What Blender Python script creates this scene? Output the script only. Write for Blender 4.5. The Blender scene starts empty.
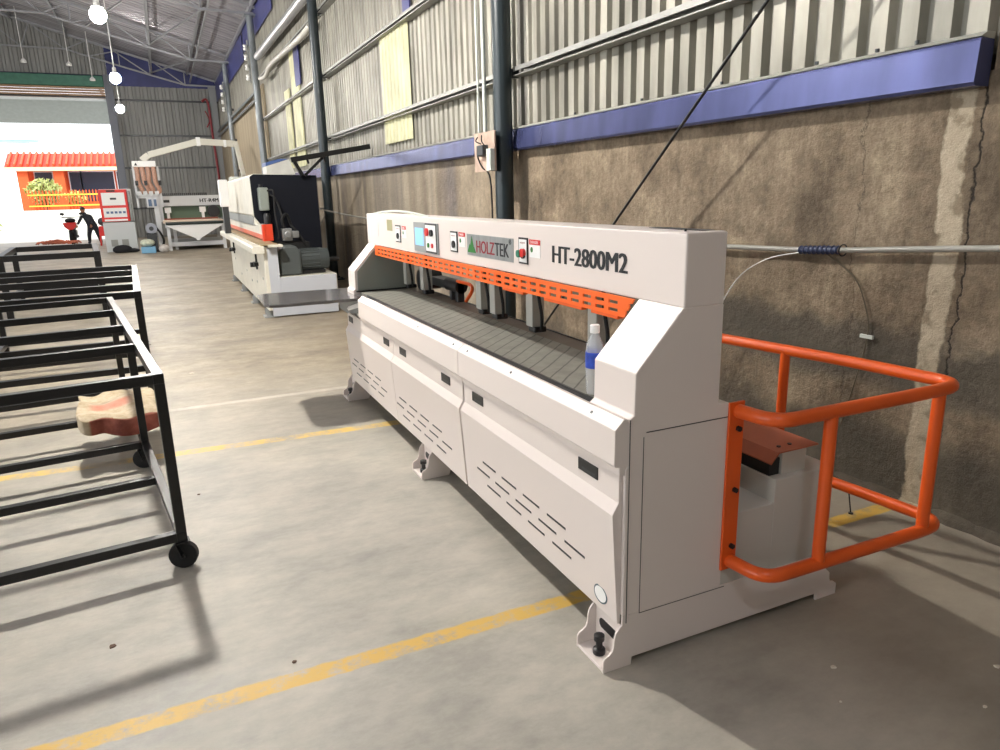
import bpy, bmesh, math, random
from mathutils import Vector, Matrix
random.seed(7)
S = bpy.context.scene
COL = S.collection
PI = math.pi

# ------------------------------------------------------------------ materials
def lin(c):
    c = c / 255.0
    return c / 12.92 if c <= 0.04045 else ((c + 0.055) / 1.055) ** 2.4
def rgb(r, g, b): return (lin(r), lin(g), lin(b), 1)

MATS = {}
def mat(name, col, rough=0.5, metal=0.0, var=0.0, vscale=6.0, bump=0.0, bscale=60.0, emit=None, estr=1.0,
        trans=0.0, ior=1.45, spec=None, stretch=(1, 1, 1), col2=None, detail=6):
    if name in MATS: return MATS[name]
    m = bpy.data.materials.new(name); m.use_nodes = True
    nt = m.node_tree; N = nt.nodes; L = nt.links
    b = N['Principled BSDF']
    b.inputs['Base Color'].default_value = col
    b.inputs['Roughness'].default_value = rough
    b.inputs['Metallic'].default_value = metal
    if spec is not None: b.inputs['Specular IOR Level'].default_value = spec
    if trans: b.inputs['Transmission Weight'].default_value = trans; b.inputs['IOR'].default_value = ior
    if emit:
        b.inputs['Emission Color'].default_value = emit; b.inputs['Emission Strength'].default_value = estr
    if var or col2 or bump:
        tc = N.new('ShaderNodeTexCoord'); mp = N.new('ShaderNodeMapping')
        mp.inputs['Scale'].default_value = stretch
        L.new(tc.outputs['Object'], mp.inputs['Vector'])
        if var or col2:
            n = N.new('ShaderNodeTexNoise'); n.inputs['Scale'].default_value = vscale; n.inputs['Detail'].default_value = detail
            L.new(mp.outputs['Vector'], n.inputs['Vector'])
            r = N.new('ShaderNodeValToRGB')
            if col2 is None:
                a = tuple(max(0, x * (1 - var)) for x in col[:3]) + (1,); c = tuple(min(1, x * (1 + var)) for x in col[:3]) + (1,)
            else: a = col; c = col2
            r.color_ramp.elements[0].position = 0.35; r.color_ramp.elements[1].position = 0.65
            r.color_ramp.elements[0].color = a; r.color_ramp.elements[1].color = c
            L.new(n.outputs['Fac'], r.inputs['Fac']); L.new(r.outputs['Color'], b.inputs['Base Color'])
        if bump:
            n2 = N.new('ShaderNodeTexNoise'); n2.inputs['Scale'].default_value = bscale; n2.inputs['Detail'].default_value = 4
            L.new(mp.outputs['Vector'], n2.inputs['Vector'])
            bp = N.new('ShaderNodeBump'); bp.inputs['Strength'].default_value = bump; bp.inputs['Distance'].default_value = 0.01
            L.new(n2.outputs['Fac'], bp.inputs['Height']); L.new(bp.outputs['Normal'], b.inputs['Normal'])
    MATS[name] = m
    return m

WHITE = mat('white_powder_coat', rgb(226, 215, 208), 0.42, bump=0.05, bscale=900)
SIDE = mat('grey_powder_coat', rgb(200, 198, 190), 0.4, bump=0.05, bscale=900)
SEAM = mat('dark_seam', rgb(70, 68, 64), 0.7)
BLACK = mat('black_plastic', rgb(22, 22, 24), 0.4)
BLKSTEEL = mat('black_painted_steel', rgb(9, 9, 11), 0.38, var=.3, vscale=8)
RUBBER = mat('black_rubber', rgb(20, 20, 21), 0.75)
ORANGE = mat('orange_paint', rgb(228, 92, 30), 0.32, var=.06, vscale=5)
STRIPOR = mat('bright_orange_paint', rgb(246, 106, 34), 0.4)
RUST = mat('brown_orange_sheet', rgb(176, 96, 66), 0.5, var=.08, vscale=8)
STEEL = mat('brushed_steel', rgb(170, 172, 172), 0.35, 0.7)
DKSTEEL = mat('dark_steel', rgb(70, 72, 74), 0.4, 0.6)
GREY = mat('grey_paint', rgb(150, 153, 152), 0.5, var=.05)
RED = mat('red_paint', rgb(215, 40, 36), 0.4)
GREEN = mat('green_paint', rgb(38, 120, 45), 0.5)
SCREEN = mat('lit_screen', rgb(120, 170, 215), 0.2, emit=rgb(150, 195, 235), estr=0.7)
LABELW = mat('white_label', rgb(240, 240, 238), 0.4)
LABELG = mat('grey_label', rgb(200, 205, 198), 0.5)
YELLOWL = mat('olive_label', rgb(165, 160, 120), 0.5)
PLATE = mat('brushed_name_plate', rgb(168, 172, 172), 0.35, 0.5, var=.12, vscale=3, stretch=(1, 8, 1))
REDTXT = mat('red_lettering', rgb(150, 30, 45), 0.5)
BLKTXT = mat('black_lettering', rgb(18, 22, 28), 0.5)

# ------------------------------------------------------------------ mesh helpers
def new(): return bmesh.new()
def box(bm, x0, x1, y0, y1, z0, z1, M=None):
    r = bmesh.ops.create_cube(bm, size=1.0)
    T = Matrix.Translation(((x0 + x1) / 2, (y0 + y1) / 2, (z0 + z1) / 2)) @ Matrix.Diagonal((abs(x1 - x0), abs(y1 - y0), abs(z1 - z0), 1))
    if M is not None: T = M @ T
    bmesh.ops.transform(bm, matrix=T, verts=r['verts'])
    return r['verts']
def bar(bm, p, q, w, h, up=(0, 0, 1)):
    p = Vector(p); q = Vector(q); d = q - p; L = d.length; d.normalize()
    up = Vector(up)
    if abs(d.dot(up)) > .99: up = Vector((0, 1, 0))
    s = d.cross(up).normalized(); u = s.cross(d)
    R = Matrix((( s.x, d.x, u.x, 0), (s.y, d.y, u.y, 0), (s.z, d.z, u.z, 0), (0, 0, 0, 1)))
    T = Matrix.Translation((p + q) / 2) @ R
    return box(bm, -w / 2, w / 2, -L / 2, L / 2, -h / 2, h / 2, T)
def cyl(bm, p, q, r, r2=None, n=16, caps=True):
    p = Vector(p); q = Vector(q); d = q - p; L = d.length
    R = d.to_track_quat('Z', 'Y').to_matrix().to_4x4()
    T = Matrix.Translation((p + q) / 2) @ R
    return bmesh.ops.create_cone(bm, cap_ends=caps, segments=n, radius1=r, radius2=r if r2 is None else r2, depth=L, matrix=T)['verts']
def sph(bm, c, r, sc=(1, 1, 1), n=14):
    return bmesh.ops.create_uvsphere(bm, u_segments=n, v_segments=max(6, n // 2 + 1), radius=r,
        matrix=Matrix.Translation(c) @ Matrix.Diagonal((sc[0], sc[1], sc[2], 1)))['verts']
def torus(bm, c, R, r, axis='x', n=24, m=8):
    rings = []
    for i in range(n):
        a = 2 * PI * i / n; ring = []
        for j in range(m):
            b = 2 * PI * j / m
            u = (R + r * math.cos(b)); p = (u * math.cos(a), u * math.sin(a), r * math.sin(b))
            if axis == 'x': p = (p[2], p[0], p[1])
            elif axis == 'y': p = (p[0], p[2], p[1])
            ring.append(bm.verts.new((c[0] + p[0], c[1] + p[1], c[2] + p[2])))
        rings.append(ring)
    for i in range(n):
        A = rings[i]; B = rings[(i + 1) % n]
        for j in range(m): bm.faces.new((A[j], B[j], B[(j + 1) % m], A[(j + 1) % m]))
def prism(bm, poly, a0, a1, axis='y', M=None):
    def P(u, v, a):
        p = {'y': (u, a, v), 'x': (a, u, v), 'z': (u, v, a)}[axis]
        return (M @ Vector(p)) if M is not None else Vector(p)
    A = [bm.verts.new(P(u, v, a0)) for u, v in poly]; B = [bm.verts.new(P(u, v, a1)) for u, v in poly]
    fs = [bm.faces.new(A), bm.faces.new(B[::-1])]
    n = len(poly)
    for i in range(n): fs.append(bm.faces.new((A[i], B[i], B[(i + 1) % n], A[(i + 1) % n])))
    bmesh.ops.recalc_face_normals(bm, faces=fs)
def smooth_path(pts, k=6):
    pts = [Vector(p) for p in pts]; out = []
    P = [pts[0]] + pts + [pts[-1]]
    for i in range(1, len(P) - 2):
        for j in range(k):
            t = j / k; a, b, c, d = P[i - 1], P[i], P[i + 1], P[i + 2]
            out.append(0.5 * ((2 * b) + (c - a) * t + (2 * a - 5 * b + 4 * c - d) * t * t + (3 * b - a - 3 * c + d) * t ** 3))
    out.append(pts[-1]); return out
def fillet(pts, rad, k=7):
    pts = [Vector(p) for p in pts]; out = [pts[0]]
    for i in range(1, len(pts) - 1):
        a, b, c = pts[i - 1], pts[i], pts[i + 1]
        r = min(rad, (a - b).length * .49, (c - b).length * .49)
        p = b + (a - b).normalized() * r; q = b + (c - b).normalized() * r
        for j in range(k + 1):
            t = j / k; out.append(p * (1 - t) ** 2 + b * 2 * t * (1 - t) + q * t * t)
    out.append(pts[-1]); return out
def tube(bm, pts, r, n=10, caps=True):
    pts = [Vector(p) for p in pts]; rings = []
    T0 = (pts[1] - pts[0]).normalized()
    u = T0.cross(Vector((0, 0, 1)))
    if u.length < .05: u = T0.cross(Vector((1, 0, 0)))
    u.normalize()
    for i, p in enumerate(pts):
        t = (pts[min(i + 1, len(pts) - 1)] - pts[max(i - 1, 0)]).normalized()
        u = (u - t * u.dot(t)).normalized(); v = t.cross(u)
        rr = r[i] if isinstance(r, (list, tuple)) else r
        rings.append([bm.verts.new(p + (u * math.cos(2 * PI * j / n) + v * math.sin(2 * PI * j / n)) * rr) for j in range(n)])
    for i in range(len(rings) - 1):
        A, B = rings[i], rings[i + 1]
        for j in range(n): bm.faces.new((A[j], A[(j + 1) % n], B[(j + 1) % n], B[j]))
    if caps: bm.faces.new(rings[0][::-1]); bm.faces.new(rings[-1])
def lathe(bm, prof, c, n=20, M=None):
    rings = []
    for r, z in prof:
        rings.append([bm.verts.new(Vector((c[0] + r * math.cos(2 * PI * j / n), c[1] + r * math.sin(2 * PI * j / n), c[2] + z))) for j in range(n)])
    for i in range(len(rings) - 1):
        A, B = rings[i], rings[i + 1]
        for j in range(n): bm.faces.new((A[j], A[(j + 1) % n], B[(j + 1) % n], B[j]))
    bm.faces.new(rings[0][::-1]); bm.faces.new(rings[-1])
    if M is not None:
        vs = [v for R in rings for v in R]; bmesh.ops.transform(bm, matrix=M, verts=vs)
def obj(name, bm, m, parent=None, smooth=False, bevel=0, xf=None, loc=None):
    """link bm as ONE mesh object; geometry is in world coordinates"""
    if xf is not None: bmesh.ops.transform(bm, matrix=xf, verts=bm.verts)
    if loc is None: loc = Vector((0, 0, 0))
    if parent is None and len(bm.verts):
        xs = [v.co.x for v in bm.verts]; ys = [v.co.y for v in bm.verts]; zs = [v.co.z for v in bm.verts]
        loc = Vector(((min(xs) + max(xs)) / 2, (min(ys) + max(ys)) / 2, min(zs)))
    if parent is None: bmesh.ops.translate(bm, vec=-loc, verts=bm.verts)
    me = bpy.data.meshes.new(name); bm.to_mesh(me); bm.free()
    if m is not None:
        for mm in (m if isinstance(m, (list, tuple)) else [m]): me.materials.append(mm)
    o = bpy.data.objects.new(name, me); COL.objects.link(o)
    if parent is None: o.location = loc
    else:
        root = parent; off = Vector((0, 0, 0))
        while root is not None: off += root.location; root = root.parent
        me.transform(Matrix.Translation(-off)); o.parent = parent
    if smooth:
        for p in me.polygons: p.use_smooth = True
        try: me.set_sharp_from_angle(angle=math.radians(38))
        except Exception: pass
    if bevel:
        b = o.modifiers.new('bevel', 'BEVEL'); b.width = bevel; b.segments = 2; b.limit_method = 'ANGLE'; b.angle_limit = math.radians(35)
    return o
def tag(o, label, cat, group=None):
    o['label'] = label; o['category'] = cat
    if group: o['group'] = group
    return o
def thing(name, label, cat, loc, group=None, rz=0):
    o = bpy.data.objects.new(name, None); o.empty_display_size = .2; COL.objects.link(o); o.location = loc; o.rotation_euler = (0, 0, rz)
    return tag(o, label, cat, group)
def struct(name, bm, m, smooth=False, origin=True):
    o = obj(name, bm, m, None, smooth); o['kind'] = 'structure'; return o
def text_bm(txt, M, width=None, height=None, depth=.0012, bold=0.0, font_h=None, fat=0.0):
    """mesh of lettering; local x = reading direction, y = up, z = outwards; M places it"""
    c = bpy.data.curves.new('t', 'FONT'); c.body = txt; c.size = 1; c.extrude = .01; c.offset = 0; c.resolution_u = 3
    o = bpy.data.objects.new('t', c); COL.objects.link(o)
    dg = bpy.context.evaluated_depsgraph_get(); dg.update()
    me = bpy.data.meshes.new_from_object(o.evaluated_get(dg))
    bm = new(); bm.from_mesh(me)
    bpy.data.objects.remove(o); bpy.data.curves.remove(c); bpy.data.meshes.remove(me)
    xs = [v.co.x for v in bm.verts]; ys = [v.co.y for v in bm.verts]
    sx = (width or 1) / (max(xs) - min(xs)); sy = (height or 1) / (max(ys) - min(ys))
    for v in bm.verts:
        v.co = Vector(((v.co.x - min(xs)) * sx, (v.co.y - min(ys)) * sy, depth if v.co.z > 0 else 0))
    if fat:
        base = list(bm.verts) + list(bm.edges) + list(bm.faces)
        for dx in (-fat, -fat / 2, fat / 2, fat):
            d = bmesh.ops.duplicate(bm, geom=base)
            bmesh.ops.translate(bm, vec=(dx, 0, depth * dx * 40), verts=[g for g in d['geom'] if isinstance(g, bmesh.types.BMVert)])
    bmesh.ops.transform(bm, matrix=M, verts=bm.verts)
    return bm
def face_negx(x, y, z):   # plane whose outward normal is -x, reading direction -y
    return Matrix(((0, 0, -1, x), (-1, 0, 0, y), (0, 1, 0, z), (0, 0, 0, 1)))
def face_negy(x, y, z):   # outward normal -y, reading direction +x
    return Matrix(((1, 0, 0, x), (0, 0, -1, y), (0, 1, 0, z), (0, 0, 0, 1)))

# the right-hand wall runs very slightly off the machine's axis
TH = 0.0104
WX, WY = 3.25, 3.0
WR = Matrix.Translation((WX, WY, 0)) @ Matrix.Rotation(TH, 4, 'Z') @ Matrix.Translation((-WX, -WY, 0))
YF = 37.0       # far wall

# ------------------------------------------------------------------ floor
def math_node(N, L, op, a, b=None, c=None):
    n = N.new('ShaderNodeMath'); n.operation = op
    for i, v in enumerate((a, b, c)):
        if v is None: continue
        if isinstance(v, (int, float)): n.inputs[i].default_value = v
        else: L.new(v, n.inputs[i])
    return n.outputs[0]
def band(N, L, x, lo, hi, soft):
    a = N.new('ShaderNodeMapRange'); a.interpolation_type = 'SMOOTHSTEP'
    a.inputs[1].default_value = lo - soft; a.inputs[2].default_value = lo + soft; L.new(x, a.inputs[0])
    b = N.new('ShaderNodeMapRange'); b.interpolation_type = 'SMOOTHSTEP'
    b.inputs[1].default_value = hi - soft; b.inputs[2].default_value = hi + soft; L.new(x, b.inputs[0])
    return math_node(N, L, 'SUBTRACT', a.outputs[0], b.outputs[0])
def noise(N, L, vec, scale, detail=6, rough=.55):
    n = N.new('ShaderNodeTexNoise'); n.inputs['Scale'].default_value = scale; n.inputs['Detail'].default_value = detail
    n.inputs['Roughness'].default_value = rough; L.new(vec, n.inputs['Vector']); return n.outputs['Fac']
def ramp(N, L, fac, stops):
    r = N.new('ShaderNodeValToRGB'); L.new(fac, r.inputs['Fac']); cr = r.color_ramp
    while len(cr.elements) < len(stops): cr.elements.new(.5)
    for e, (p, c) in zip(cr.elements, stops): e.position = p; e.color = c
    return r.outputs['Color']
def mix(N, L, fac, a, b, mode='MIX'):
    n = N.new('ShaderNodeMix'); n.data_type = 'RGBA'; n.blend_type = mode
    for s, v in ((n.inputs['Factor'], fac), (n.inputs['A'], a), (n.inputs['B'], b)):
        if isinstance(v, (int, float)): s.default_value = v
        elif isinstance(v, tuple): s.default_value = v
        else: L.new(v, s)
    return n.outputs['Result']
def mapped(N, L, src, sc):
    mp = N.new('ShaderNodeMapping'); mp.inputs['Scale'].default_value = sc; L.new(src, mp.inputs['Vector']); return mp.outputs['Vector']

def floor_material():
    m = bpy.data.materials.new('worn_concrete_floor'); m.use_nodes = True
    N = m.node_tree.nodes; L = m.node_tree.links; b = N['Principled BSDF']
    g = N.new('ShaderNodeNewGeometry'); pos = g.outputs['Position']
    sep = N.new('ShaderNodeSeparateXYZ'); L.new(pos, sep.inputs[0]); X, Y = sep.outputs[0], sep.outputs[1]
    n1 = noise(N, L, pos, 1.3, 8, .6)
    base = ramp(N, L, n1, [(.32, rgb(150, 147, 140)), (.5, rgb(176, 171, 160)), (.68, rgb(200, 193, 180))])
    n2 = noise(N, L, mapped(N, L, pos, (.8, 1.4, 1)), 2.6, 12, .72)
    c1 = ramp(N, L, n2, [(.34, rgb(128, 126, 120)), (.5, rgb(172, 168, 157)), (.66, rgb(198, 190, 176))])
    base = mix(N, L, .45, base, c1)
    # dusty brown drag streaks further down the hall
    n3 = noise(N, L, mapped(N, L, pos, (.7, .95, 1)), 1.5, 14, .8)
    dust = ramp(N, L, n3, [(.36, rgb(104, 92, 74)), (.5, rgb(150, 136, 112)), (.64, rgb(186, 172, 148))])
    mr = N.new('ShaderNodeMapRange'); mr.inputs[1].default_value = 5.0; mr.inputs[2].default_value = 8.0; mr.inputs[3].default_value = 0; mr.inputs[4].default_value = .75
    L.new(math_node(N, L, 'ADD', Y, math_node(N, L, 'MULTIPLY', n1, 1.5)), mr.inputs[0])
    base = mix(N, L, mr.outputs[0], base, dust)
    # fine scratches
    n4 = noise(N, L, mapped(N, L, pos, (1, 1.8, 1)), 9, 8, .75)
    base = mix(N, L, .35, base, ramp(N, L, n4, [(.3, (.6, .6, .6, 1)), (.6, (1, 1, 1, 1))]), 'MULTIPLY')
    # brownish dirt by the wall and beside the machine end
    mr2 = N.new('ShaderNodeMapRange'); mr2.inputs[1].default_value = 1.1; mr2.inputs[2].default_value = 2.2; mr2.inputs[4].default_value = .55
    L.new(X, mr2.inputs[0])
    dn = ramp(N, L, noise(N, L, pos, 2.5, 8, .6), [(.3, rgb(120, 104, 84)), (.7, rgb(158, 142, 120))])
    base = mix(N, L, mr2.outputs[0], base, dn)
    # yellow lines
    wear = noise(N, L, pos, 9, 8, .75)
    wig = math_node(N, L, 'MULTIPLY', math_node(N, L, 'SUBTRACT', noise(N, L, pos, 12, 5), .5), .03)
    Yw = math_node(N, L, 'ADD', Y, wig)
    s1 = band(N, L, Yw, 2.172, 2.254, .006)
    s1 = math_node(N, L, 'MULTIPLY', s1, ramp(N, L, wear, [(.36, (.12, .12, .12, 1)), (.52, (1, 1, 1, 1))]))
    base = mix(N, L, math_node(N, L, 'MULTIPLY', s1, .9), base, rgb(216, 174, 72))
    Y2 = math_node(N, L, 'ADD', Yw, math_node(N, L, 'MULTIPLY', X, .05))
    s2 = band(N, L, Y2, 4.80, 4.90, .01)
    w2 = noise(N, L, mapped(N, L, pos, (1, .5, 1)), 2.9, 8, .75)
    s2 = math_node(N, L, 'MULTIPLY', s2, ramp(N, L, w2, [(.42, (.08, .08, .08, 1)), (.56, (1, 1, 1, 1))]))
    base = mix(N, L, math_node(N, L, 'MULTIPLY', s2, .8), base, rgb(226, 188, 84))
    # pale joint in the slab
    s3 = band(N, L, Yw, 5.92, 5.99, .015)
    s3 = math_node(N, L, 'MULTIPLY', s3, ramp(N, L, w2, [(.3, (.2, .2, .2, 1)), (.55, (1, 1, 1, 1))]))
    base = mix(N, L, math_node(N, L, 'MULTIPLY', s3, .55), base, rgb(214, 208, 196))
    L.new(base, b.inputs['Base Color'])
    rr = ramp(N, L, n2, [(.3, (.42, .42, .42, 1)), (.7, (.62, .62, .62, 1))]); L.new(rr, b.inputs['Roughness'])
    bp = N.new('ShaderNodeBump'); bp.inputs['Strength'].default_value = .12; bp.inputs['Distance'].default_value = .01
    L.new(noise(N, L, pos, 45, 6, .7), bp.inputs['Height']); L.new(bp.outputs['Normal'], b.inputs['Normal'])
    return m
bm = new(); box(bm, -16, 3.6, -7, YF + .1, -.2, 0); fl = struct('floor', bm, floor_material())

# ------------------------------------------------------------------ right wall, masonry
def wall_material():
    m = bpy.data.materials.new('stained_render_wall'); m.use_nodes = True
    N = m.node_tree.nodes; L = m.node_tree.links; b = N['Principled BSDF']
    g = N.new('ShaderNodeNewGeometry'); pos = g.outputs['Position']
    sep = N.new('ShaderNodeSeparateXYZ'); L.new(pos, sep.inputs[0]); Y, Z = sep.outputs[1], sep.outputs[2]
    n1 = noise(N, L, pos, 2.2, 9, .62)
    base = ramp(N, L, n1, [(.28, rgb(100, 88, 72)), (.42, rgb(136, 120, 100)), (.56, rgb(160, 143, 121)), (.72, rgb(196, 178, 150))])
    v = noise(N, L, mapped(N, L, pos, (1, 14, .7)), 1.5, 6, .6)      # vertical run marks
    base = mix(N, L, .5, base, ramp(N, L, v, [(.3, (.62, .6, .57, 1)), (.62, (1, 1, 1, 1))]), 'MULTIPLY')
    mm = noise(N, L, pos, 6.5, 10, .72)
    base = mix(N, L, .55, base, ramp(N, L, mm, [(.34, (.50, .48, .45, 1)), (.5, (.86, .85, .83, 1)), (.62, (1.12, 1.11, 1.09, 1))]), 'MULTIPLY')
    f = noise(N, L, pos, 26, 8, .75)
    base = mix(N, L, .5, base, ramp(N, L, f, [(.3, (.55, .54, .52, 1)), (.6, (1, 1, 1, 1))]), 'MULTIPLY')
    # ragged darker zone up to about a metre
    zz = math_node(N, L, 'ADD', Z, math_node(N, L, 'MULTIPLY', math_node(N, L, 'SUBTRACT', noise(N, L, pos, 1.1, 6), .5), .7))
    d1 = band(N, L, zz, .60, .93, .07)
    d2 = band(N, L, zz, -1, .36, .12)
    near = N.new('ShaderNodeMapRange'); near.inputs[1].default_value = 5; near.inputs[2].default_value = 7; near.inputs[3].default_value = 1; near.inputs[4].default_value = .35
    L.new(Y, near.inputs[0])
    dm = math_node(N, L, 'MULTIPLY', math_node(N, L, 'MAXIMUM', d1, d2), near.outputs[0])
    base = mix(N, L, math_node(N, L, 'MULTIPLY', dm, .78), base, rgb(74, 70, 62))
    # patches of paler, yellower and darker boards further along
    far = N.new('ShaderNodeMapRange'); far.inputs[1].default_value = 6; far.inputs[2].default_value = 9; L.new(Y, far.inputs[0])
    pan = noise(N, L, mapped(N, L, pos, (1, 1.0, .05)), 1.4, 2, .4)
    pc = ramp(N, L, pan, [(.3, rgb(96, 96, 106)), (.42, rgb(136, 126, 112)), (.52, rgb(180, 168, 148)), (.62, rgb(140, 132, 122)), (.72, rgb(192, 180, 158))])
    base = mix(N, L, math_node(N, L, 'MULTIPLY', far.outputs[0], .7), base, pc)
    # mortar strip and crack beside it
    wig = math_node(N, L, 'MULTIPLY', math_node(N, L, 'SUBTRACT', noise(N, L, pos, 5, 7, .65), .5), .10)
    Yw = math_node(N, L, 'ADD', Y, wig)
    st = band(N, L, Yw, 2.10, 2.212, .008)
    mo = ramp(N, L, noise(N, L, pos, 9, 6), [(.38, rgb(150, 136, 114)), (.46, rgb(192, 178, 154)), (.7, rgb(206, 192, 168))])
    base = mix(N, L, math_node(N, L, 'MULTIPLY', st, .85), base, mo)
    wig2 = math_node(N, L, 'MULTIPLY', math_node(N, L, 'SUBTRACT', noise(N, L, pos, 7, 8, .7), .5), .12)
    cr = band(N, L, math_node(N, L, 'ADD', Y, wig2), 2.056, 2.066, .004)
    base = mix(N, L, math_node(N, L, 'MULTIPLY', cr, .9), base, rgb(40, 34, 28))
    cr2 = band(N, L, math_node(N, L, 'ADD', Y, math_node(N, L, 'MULTIPLY', math_node(N, L, 'SUBTRACT', noise(N, L, mapped(N, L, pos, (1, 1, .8)), 3, 7, .7), .5), .35)), 2.62, 2.628, .003)
    base = mix(N, L, math_node(N, L, 'MULTIPLY', cr2, .6), base, rgb(60, 50, 40))
    L.new(base, b.inputs['Base Color']); b.inputs['Roughness'].default_value = .9
    bp = N.new('ShaderNodeBump'); bp.inputs['Strength'].default_value = .8; bp.inputs['Distance'].default_value = .035
    hh = math_node(N, L, 'SUBTRACT', math_node(N, L, 'ADD', noise(N, L, pos, 14, 10, .7), math_node(N, L, 'MULTIPLY', n1, 1.2)), math_node(N, L, 'MULTIPLY', cr, .5))
    L.new(hh, bp.inputs['Height']); L.new(bp.outputs['Normal'], b.inputs['Normal'])
    return m
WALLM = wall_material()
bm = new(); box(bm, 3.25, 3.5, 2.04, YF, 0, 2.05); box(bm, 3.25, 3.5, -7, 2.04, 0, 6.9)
# rough fillet of mortar and rubble at the foot of the wall
random.seed(3)
for k in range(46):
    y = -3 + k * .19
    vs = sph(bm, (3.27, y, .0), .045 + random.random() * .03, (1, 2.6, .35 + random.random() * .4), 8)
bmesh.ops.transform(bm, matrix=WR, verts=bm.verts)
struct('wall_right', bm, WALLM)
# beige rendered upper wall in the far bays
BEIGE = mat('beige_boarding', rgb(162, 148, 124), .8, var=.16, vscale=1.6, stretch=(1, 3, .12))
bm = new(); box(bm, 3.2, 3.24, 22.3, YF - .2, 0, 4.75); box(bm, 3.40, 3.5, -7, YF, 2.0, 6.95); bmesh.ops.transform(bm, matrix=WR, verts=bm.verts); struct('wall_right', bm, BEIGE)  # second box: unseen backing slab added behind the cladding to stop light leaks

# corrugated sheeting
def corr(bm, a, b, n, z0, z1, pitch=.16, depth=.035, duty=.62):
    """trapezoid profile running from a to b (xy) with inward normal n; z0/z1 numbers or functions of distance"""
    a = Vector((a[0], a[1], 0)); b = Vector((b[0], b[1], 0)); n = Vector((n[0], n[1], 0)); d = (b - a); Ln = d.length; d.normalize()
    pts = []; s = 0
    while s < Ln:
        for t, h in ((0, 0), (pitch * (1 - duty) * .7, 0), (pitch * (1 - duty), 1), (pitch * (1 - (1 - duty) * .3), 1)):
            if s + t <= Ln: pts.append((s + t, h))
        s += pitch
    pts.append((Ln, 0))
    prev = None
    for s, h in pts:
        p = a + d * s + n * (h * depth)
        lo = z0(p) if callable(z0) else z0; hi = z1(p) if callable(z1) else z1
        if hi < lo + .01: prev = None; continue
        v = (bm.verts.new((p.x, p.y, lo)), bm.verts.new((p.x, p.y, hi)))
        if prev: bm.faces.new((prev[0], v[0], v[1], prev[1]))
        prev = v
def roofz(x): return 6.78 + .29 * (3.2 - x) if x > -6 else 6.78 + .29 * 9.2 - .29 * (-6 - x)
CLAD = mat('weathered_zinc_sheet', rgb(146, 143, 132), .48, .25, var=.3, vscale=3, stretch=(1, 1.5, .35), detail=8)
bm = new(); corr(bm, (3.3, 22.4), (3.3, 2.05), (-1, 0), 2.12, 6.85, .16, .045, .66)
bmesh.ops.transform(bm, matrix=WR, verts=bm.verts); struct('wall_right', bm, CLAD)
bm = new(); corr(bm, (3.3, YF), (3.3, 22.4), (-1, 0), 4.6, 6.85, .16, .045, .66)
bmesh.ops.transform(bm, matrix=WR, verts=bm.verts); struct('wall_right', bm, CLAD)
# translucent sheets and blue strips in the side wall
FIB = mat('translucent_pale_sheet', rgb(198, 196, 158), .5, var=.2, vscale=4, emit=rgb(220, 220, 160), estr=.04, stretch=(1, 1, .5))
BLUE = mat('blue_sheet', rgb(62, 66, 128), .35, .2, var=.18, vscale=2, stretch=(1, .6, 2))
def wallbm(): return new()
wn = 1
for y0, y1, z0, z1 in ((9.55, 10.8, 2.33, 3.78), (17.0, 17.95, 2.3, 4.9), (18.3, 19.0, 2.3, 4.1)):
    bm = new(); corr(bm, (3.235, y1), (3.235, y0), (-1, 0), z0, z1, .16, .03, .66); bmesh.ops.transform(bm, matrix=WR, verts=bm.verts)
    struct('window_%d' % wn, bm, FIB); wn += 1
for y0, y1, z0, z1 in ((16.75, 17.35, 4.0, 5.0), (9.35, 9.62, 3.85, 4.7), (19.6, 25.5, 6.1, 6.75), (25.8, 36.5, 5.9, 6.7)):
    bm = new(); box(bm, 3.2, 3.215, y0, y1, z0, z1); bmesh.ops.transform(bm, matrix=WR, verts=bm.verts); struct('trim_%d' % wn, bm, BLUE); wn += 1
# blue flashing along the top of the masonry, white drip edge above it
BFL = mat('blue_painted_flashing', rgb(88, 94, 138), .26, .6, var=.25, vscale=1.6, stretch=(1, 2.2, .5), bump=.5, bscale=2.5)
def flashing(y0, y1, nm):
    bm = new(); prism(bm, [(3.24, 2.172), (3.155, 2.174), (3.15, 2.162), (3.138, 2.0), (3.15, 1.985), (3.24, 1.985)], y0, y1); bmesh.ops.transform(bm, matrix=WR, verts=bm.verts)
    o = struct(nm, bm, BFL)
flashing(2.05, 6.45, 'trim_31'); flashing(6.5, 14.3, 'trim_32'); flashing(14.5, 22.3, 'trim_33')
bm = new(); prism(bm, [(3.24, 2.2), (3.19, 2.2), (3.15, 2.178), (3.24, 2.17)], 2.05, 22.3)
bmesh.ops.transform(bm, matrix=WR, verts=bm.verts); struct('trim_34', bm, mat('zinc_drip', rgb(178, 178, 170), .5, .3))
# girts
GIRT = mat('galvanised_section', rgb(150, 150, 146), .45, .4, var=.1)
gi = 40
for y0, y1 in ((1.9, 6.35), (6.6, 14.3), (14.5, 22.3)):
    for z in (2.68, 3.8, 4.9):
        bm = new(); prism(bm, [(3.26, z - .04), (3.14, z - .04), (3.14, z - .03), (3.25, z - .03), (3.25, z + .03), (3.14, z + .03), (3.14, z + .04), (3.26, z + .04)][::-1], y0, y1)
        box(bm, 3.14, 3.15, y0, y1, z + .0, z + .035)
        bmesh.ops.transform(bm, matrix=WR, verts=bm.verts); struct('trim_%d' % gi, bm, GIRT); gi += 1
# bolts on the drip edge
bm = new()
for y in (2.35, 2.55, 2.9, 3.6, 4.4, 5.3): cyl(bm, (3.17, y, 2.2), (3.17, y, 2.215), .01, n=8)
bmesh.ops.transform(bm, matrix=WR, verts=bm.verts); struct('trim_60', bm, DKSTEEL)

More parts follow.
